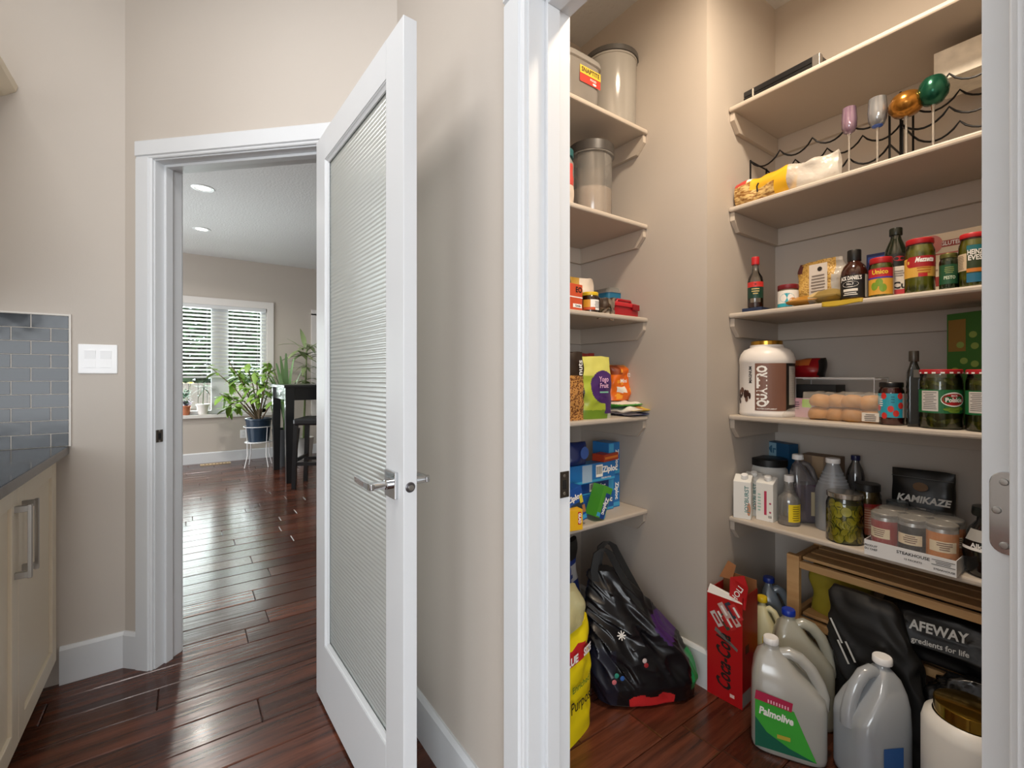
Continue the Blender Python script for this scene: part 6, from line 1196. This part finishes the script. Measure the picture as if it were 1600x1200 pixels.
O('label', ([(-0.092, -dj - 0.001, 0.02), (0.07, -dj - 0.001, 0.02), (0.035, -dj - 0.001, 0.10), (0.012, -dj - 0.001, 0.155), (-0.092, -dj - 0.001, 0.17)], [(0, 1, 2, 3, 4)]), P('3FA83A', 0.4), t); O('label', quad((-0.042, -dj, 0.172), (0.99, 0, -0.13), (0.13, 0, 0.99), 0.1, 0.028, 0.0018), P('B0244A', 0.4), t); O('label', ([(-0.092, -dj - 0.0016, 0.02), (0.07, -dj - 0.0016, 0.02), (0.0, -dj - 0.0016, 0.04), (-0.06, -dj - 0.0016, 0.07), (-0.092, -dj - 0.0016, 0.11)], [(0, 1, 2, 3, 4)]), P('14604A', 0.4), t)
flat_text(t, 'Palmolive', 0.022, (-0.035, -dj, 0.128), (0.99, 0, -0.12), (0.12, 0, 0.99), WHT, width=0.092, bold=0.04, off=0.0024); O('label', join(*[quad((-0.056 + 0.0075 * k, -dj, 0.168 - 0.001 * k), *FR, 0.0035, 0.010, 0.003) for k in range(8)]), P('F0B8C8', 0.5), t); lines(t, (-0.02, -dj, 0.1), FR, 0.06, 2, 0.009, P('1A6A2A', 0.5), 5); O('label', quad((-0.015, -dj, 0.068), *FR, 0.035, 0.012, 0.003), P('B8A83A', 0.5), t)
X, Y, Z = spot(1368, 1032, 0.345)
t = jug('bluish_jug', 'frosted jug of pale blue fluid with white cap', X - 0.01, Y, 0, R(-120), 0.16, 0.14, 0.352, clear('E0E6EC', 0.2, 0.15, 0.8, 'D4DAE0'), P('EDEDED', 0.35), 0.024, P('7FA0B8', 0.3), 0.42, 0.018)
O('label', quad((-0.0, 0.070, 0.10), (-1, 0, 0), (0, 0, 1), 0.06, 0.08, 0.001), P('2A5A9A', 0.45), t)
X, Y, Z = spot(1512, 1085, 0.33)
t = thing('cocoa_tub', 'white tub with shiny gold lid on the floor by the door', 'tub', (X + 0.01, Y - 0.05, 0), 0); O('body', lathe([(0, 0), (0.088, 0), (0.092, 0.01), (0.092, 0.26), (0.086, 0.285), (0.07, 0.295)], 40), P('D9D6D0', 0.35), t, smooth=50); lid(t, 0.066, 0.293, 0.328, P('9A7A30', 0.15, metal=0.95), n=40)
# pine rack under the lowest shelf
PINE = wood('pine', 'B98A56', 'D6AE7A', rough=0.55, scale=12, stretch=(0.7, 9, 9), bump=0.1, rnd=0.12)
xr0, _, _ = at_y(1229, 1.83); t = thing('pine_rack', 'low pine slatted rack under the lowest shelf', 'rack', (xr0, 1.83, 0)); Lr = 0.03 - xr0; zt = 0.51
for xx in (0, Lr - 0.035):
    for yy in (0, 0.235): O('post', box(xx, yy, 0, xx + 0.042, yy + 0.022, zt), PINE, t, bev=0.002)
for zz in (zt - 0.035, 0.27):
    O('front_rail', box(0.0425, 0.002, zz - 0.008, Lr - 0.0355, 0.02, zz + 0.018), PINE, t, bev=0.002); O('back_rail', box(0.0425, 0.237, zz - 0.008, Lr - 0.0355, 0.255, zz + 0.018), PINE, t, bev=0.002); O('side_rail', box(0.002, 0.0225, zz - 0.008, 0.02, 0.2345, zz + 0.018), PINE, t, bev=0.002)
    for k in range(3): O('slat', box(0.0425, 0.03 + 0.07 * k, zz + 0.0185, Lr - 0.0355, 0.085 + 0.07 * k, zz + 0.03), PINE, t, bev=0.002)
# black shopping bags
CLOTH = P('0B0B0C', 0.6, bump=0.25, bscale=22)
def limp_bag(name, label, loc, rz, secs, m, n=110, amp=0.018, fr=9.0, seed=1):
    t = thing(name, label, 'bag', loc, rz); rg = []; top_ = secs[-1][0]
    for z, w, d, cx, cy in [keyed(secs, top_ * k / 54) for k in range(55)]:
        ring = []
        for x, y, zz in superring(w, d, z, 5.0, n):
            s = amp * min(1, 0.1 + z * 6); k = folds(x * fr / 9, y * fr / 9, z * fr / 9, seed); L_ = hypot(x, y) or 1; ring.append((x + cx + s * k * x / L_, y + cy + s * k * y / L_ * 1.3, z))
        rg.append(ring)
    O('body', loft(rg), m, t, smooth=70); return t
xq, yq, _ = at_y(1352, 1.70)
t = limp_bag('shopping_bag', 'black reusable shopping bag with small white print', (xq + 0.015, 1.775, 0), R(-4), [(0, 0.2, 0.05, 0.03, 0), (0.02, 0.23, 0.07, 0.03, 0), (0.1, 0.24, 0.08, 0.015, 0), (0.2, 0.235, 0.08, 0.0, 0), (0.3, 0.225, 0.07, -0.015, 0.0), (0.38, 0.205, 0.06, -0.03, 0.0), (0.44, 0.18, 0.045, -0.045, 0.005), (0.466, 0.15, 0.02, -0.055, 0.01)], CLOTH, amp=0.016)
for k, (a, b, L_) in enumerate(((-0.125, 0.34, 0.075), (-0.105, 0.28, 0.07), (-0.085, 0.29, 0.06))): O('small_print', quad((a + 0.025, -0.044, b), (0.45, 0, -0.9), (0.9, 0, 0.45), L_, 0.006, 0.006), P('C8C8C4', 0.5), t)
t2 = thing('yellow_cloth', 'folded yellow cloth behind the black shopping bag', 'cloth', (at_y(1312, 1.92)[0], 1.945, 0.3005)); O('body', pouch(0.19, 0.12, 0.155, 71, 0.014, top=0.3, bot=0.9, crx=12), P('9A8A20', 0.75), t2, smooth=60)
xq, yq, _ = at_y(1478, 1.90)
t = limp_bag('grocery_bag', 'black grocery bag with white lettering folded on the pine rack', (xq, 1.90, 0.3005), R(4), [(0, 0.27, 0.12, 0, 0), (0.015, 0.31, 0.16, 0, -0.01), (0.06, 0.335, 0.18, 0, -0.015), (0.105, 0.32, 0.165, 0, -0.005), (0.14, 0.28, 0.12, 0.0, 0.01), (0.158, 0.2, 0.06, 0, 0.02)], P('08080A', 0.42, bump=0.5, bscale=16), amp=0.018, fr=11, seed=2)
flat_text(t, 'AFEWAY', 0.027, (-0.005, -0.092, 0.118), (1, 0, 0.06), (0, 0.25, 0.97), P('C4C4C0', 0.5), width=0.13, bold=0.03, off=0.012); flat_text(t, 'gredients for life', 0.015, (0.0, -0.107, 0.082), (1, 0, 0.06), (0, 0.1, 0.99), P('C4C4C0', 0.5), width=0.125, bold=0.02, off=0.010)
t = limp_bag('crumpled_bag', 'crumpled black plastic bag slumped below the grocery bag', (at_y(1500, 1.785)[0] + 0.05, 1.782, 0.0), R(3), [(0, 0.16, 0.05, 0, 0), (0.03, 0.22, 0.06, 0, 0), (0.12, 0.23, 0.07, 0, 0), (0.22, 0.22, 0.07, 0, 0.0), (0.28, 0.2, 0.06, 0, 0), (0.315, 0.14, 0.04, 0, 0), (0.33, 0.06, 0.02, 0, 0)], P('060607', 0.25, bump=0.5, bscale=18), amp=0.026, fr=14, seed=3)
for k, (a, b, L_, s_) in enumerate(((-0.03, 0.21, 0.06, -0.4), (-0.02, 0.195, 0.05, -0.4), (-0.07, 0.10, 0.03, -0.7), (0.03, 0.09, 0.05, -0.8))): O('small_print', quad((a, -0.04, b), (1, 0, s_), (-s_, 0, 1), L_, 0.004, 0.008), P('B0B0AE', 0.5), t)
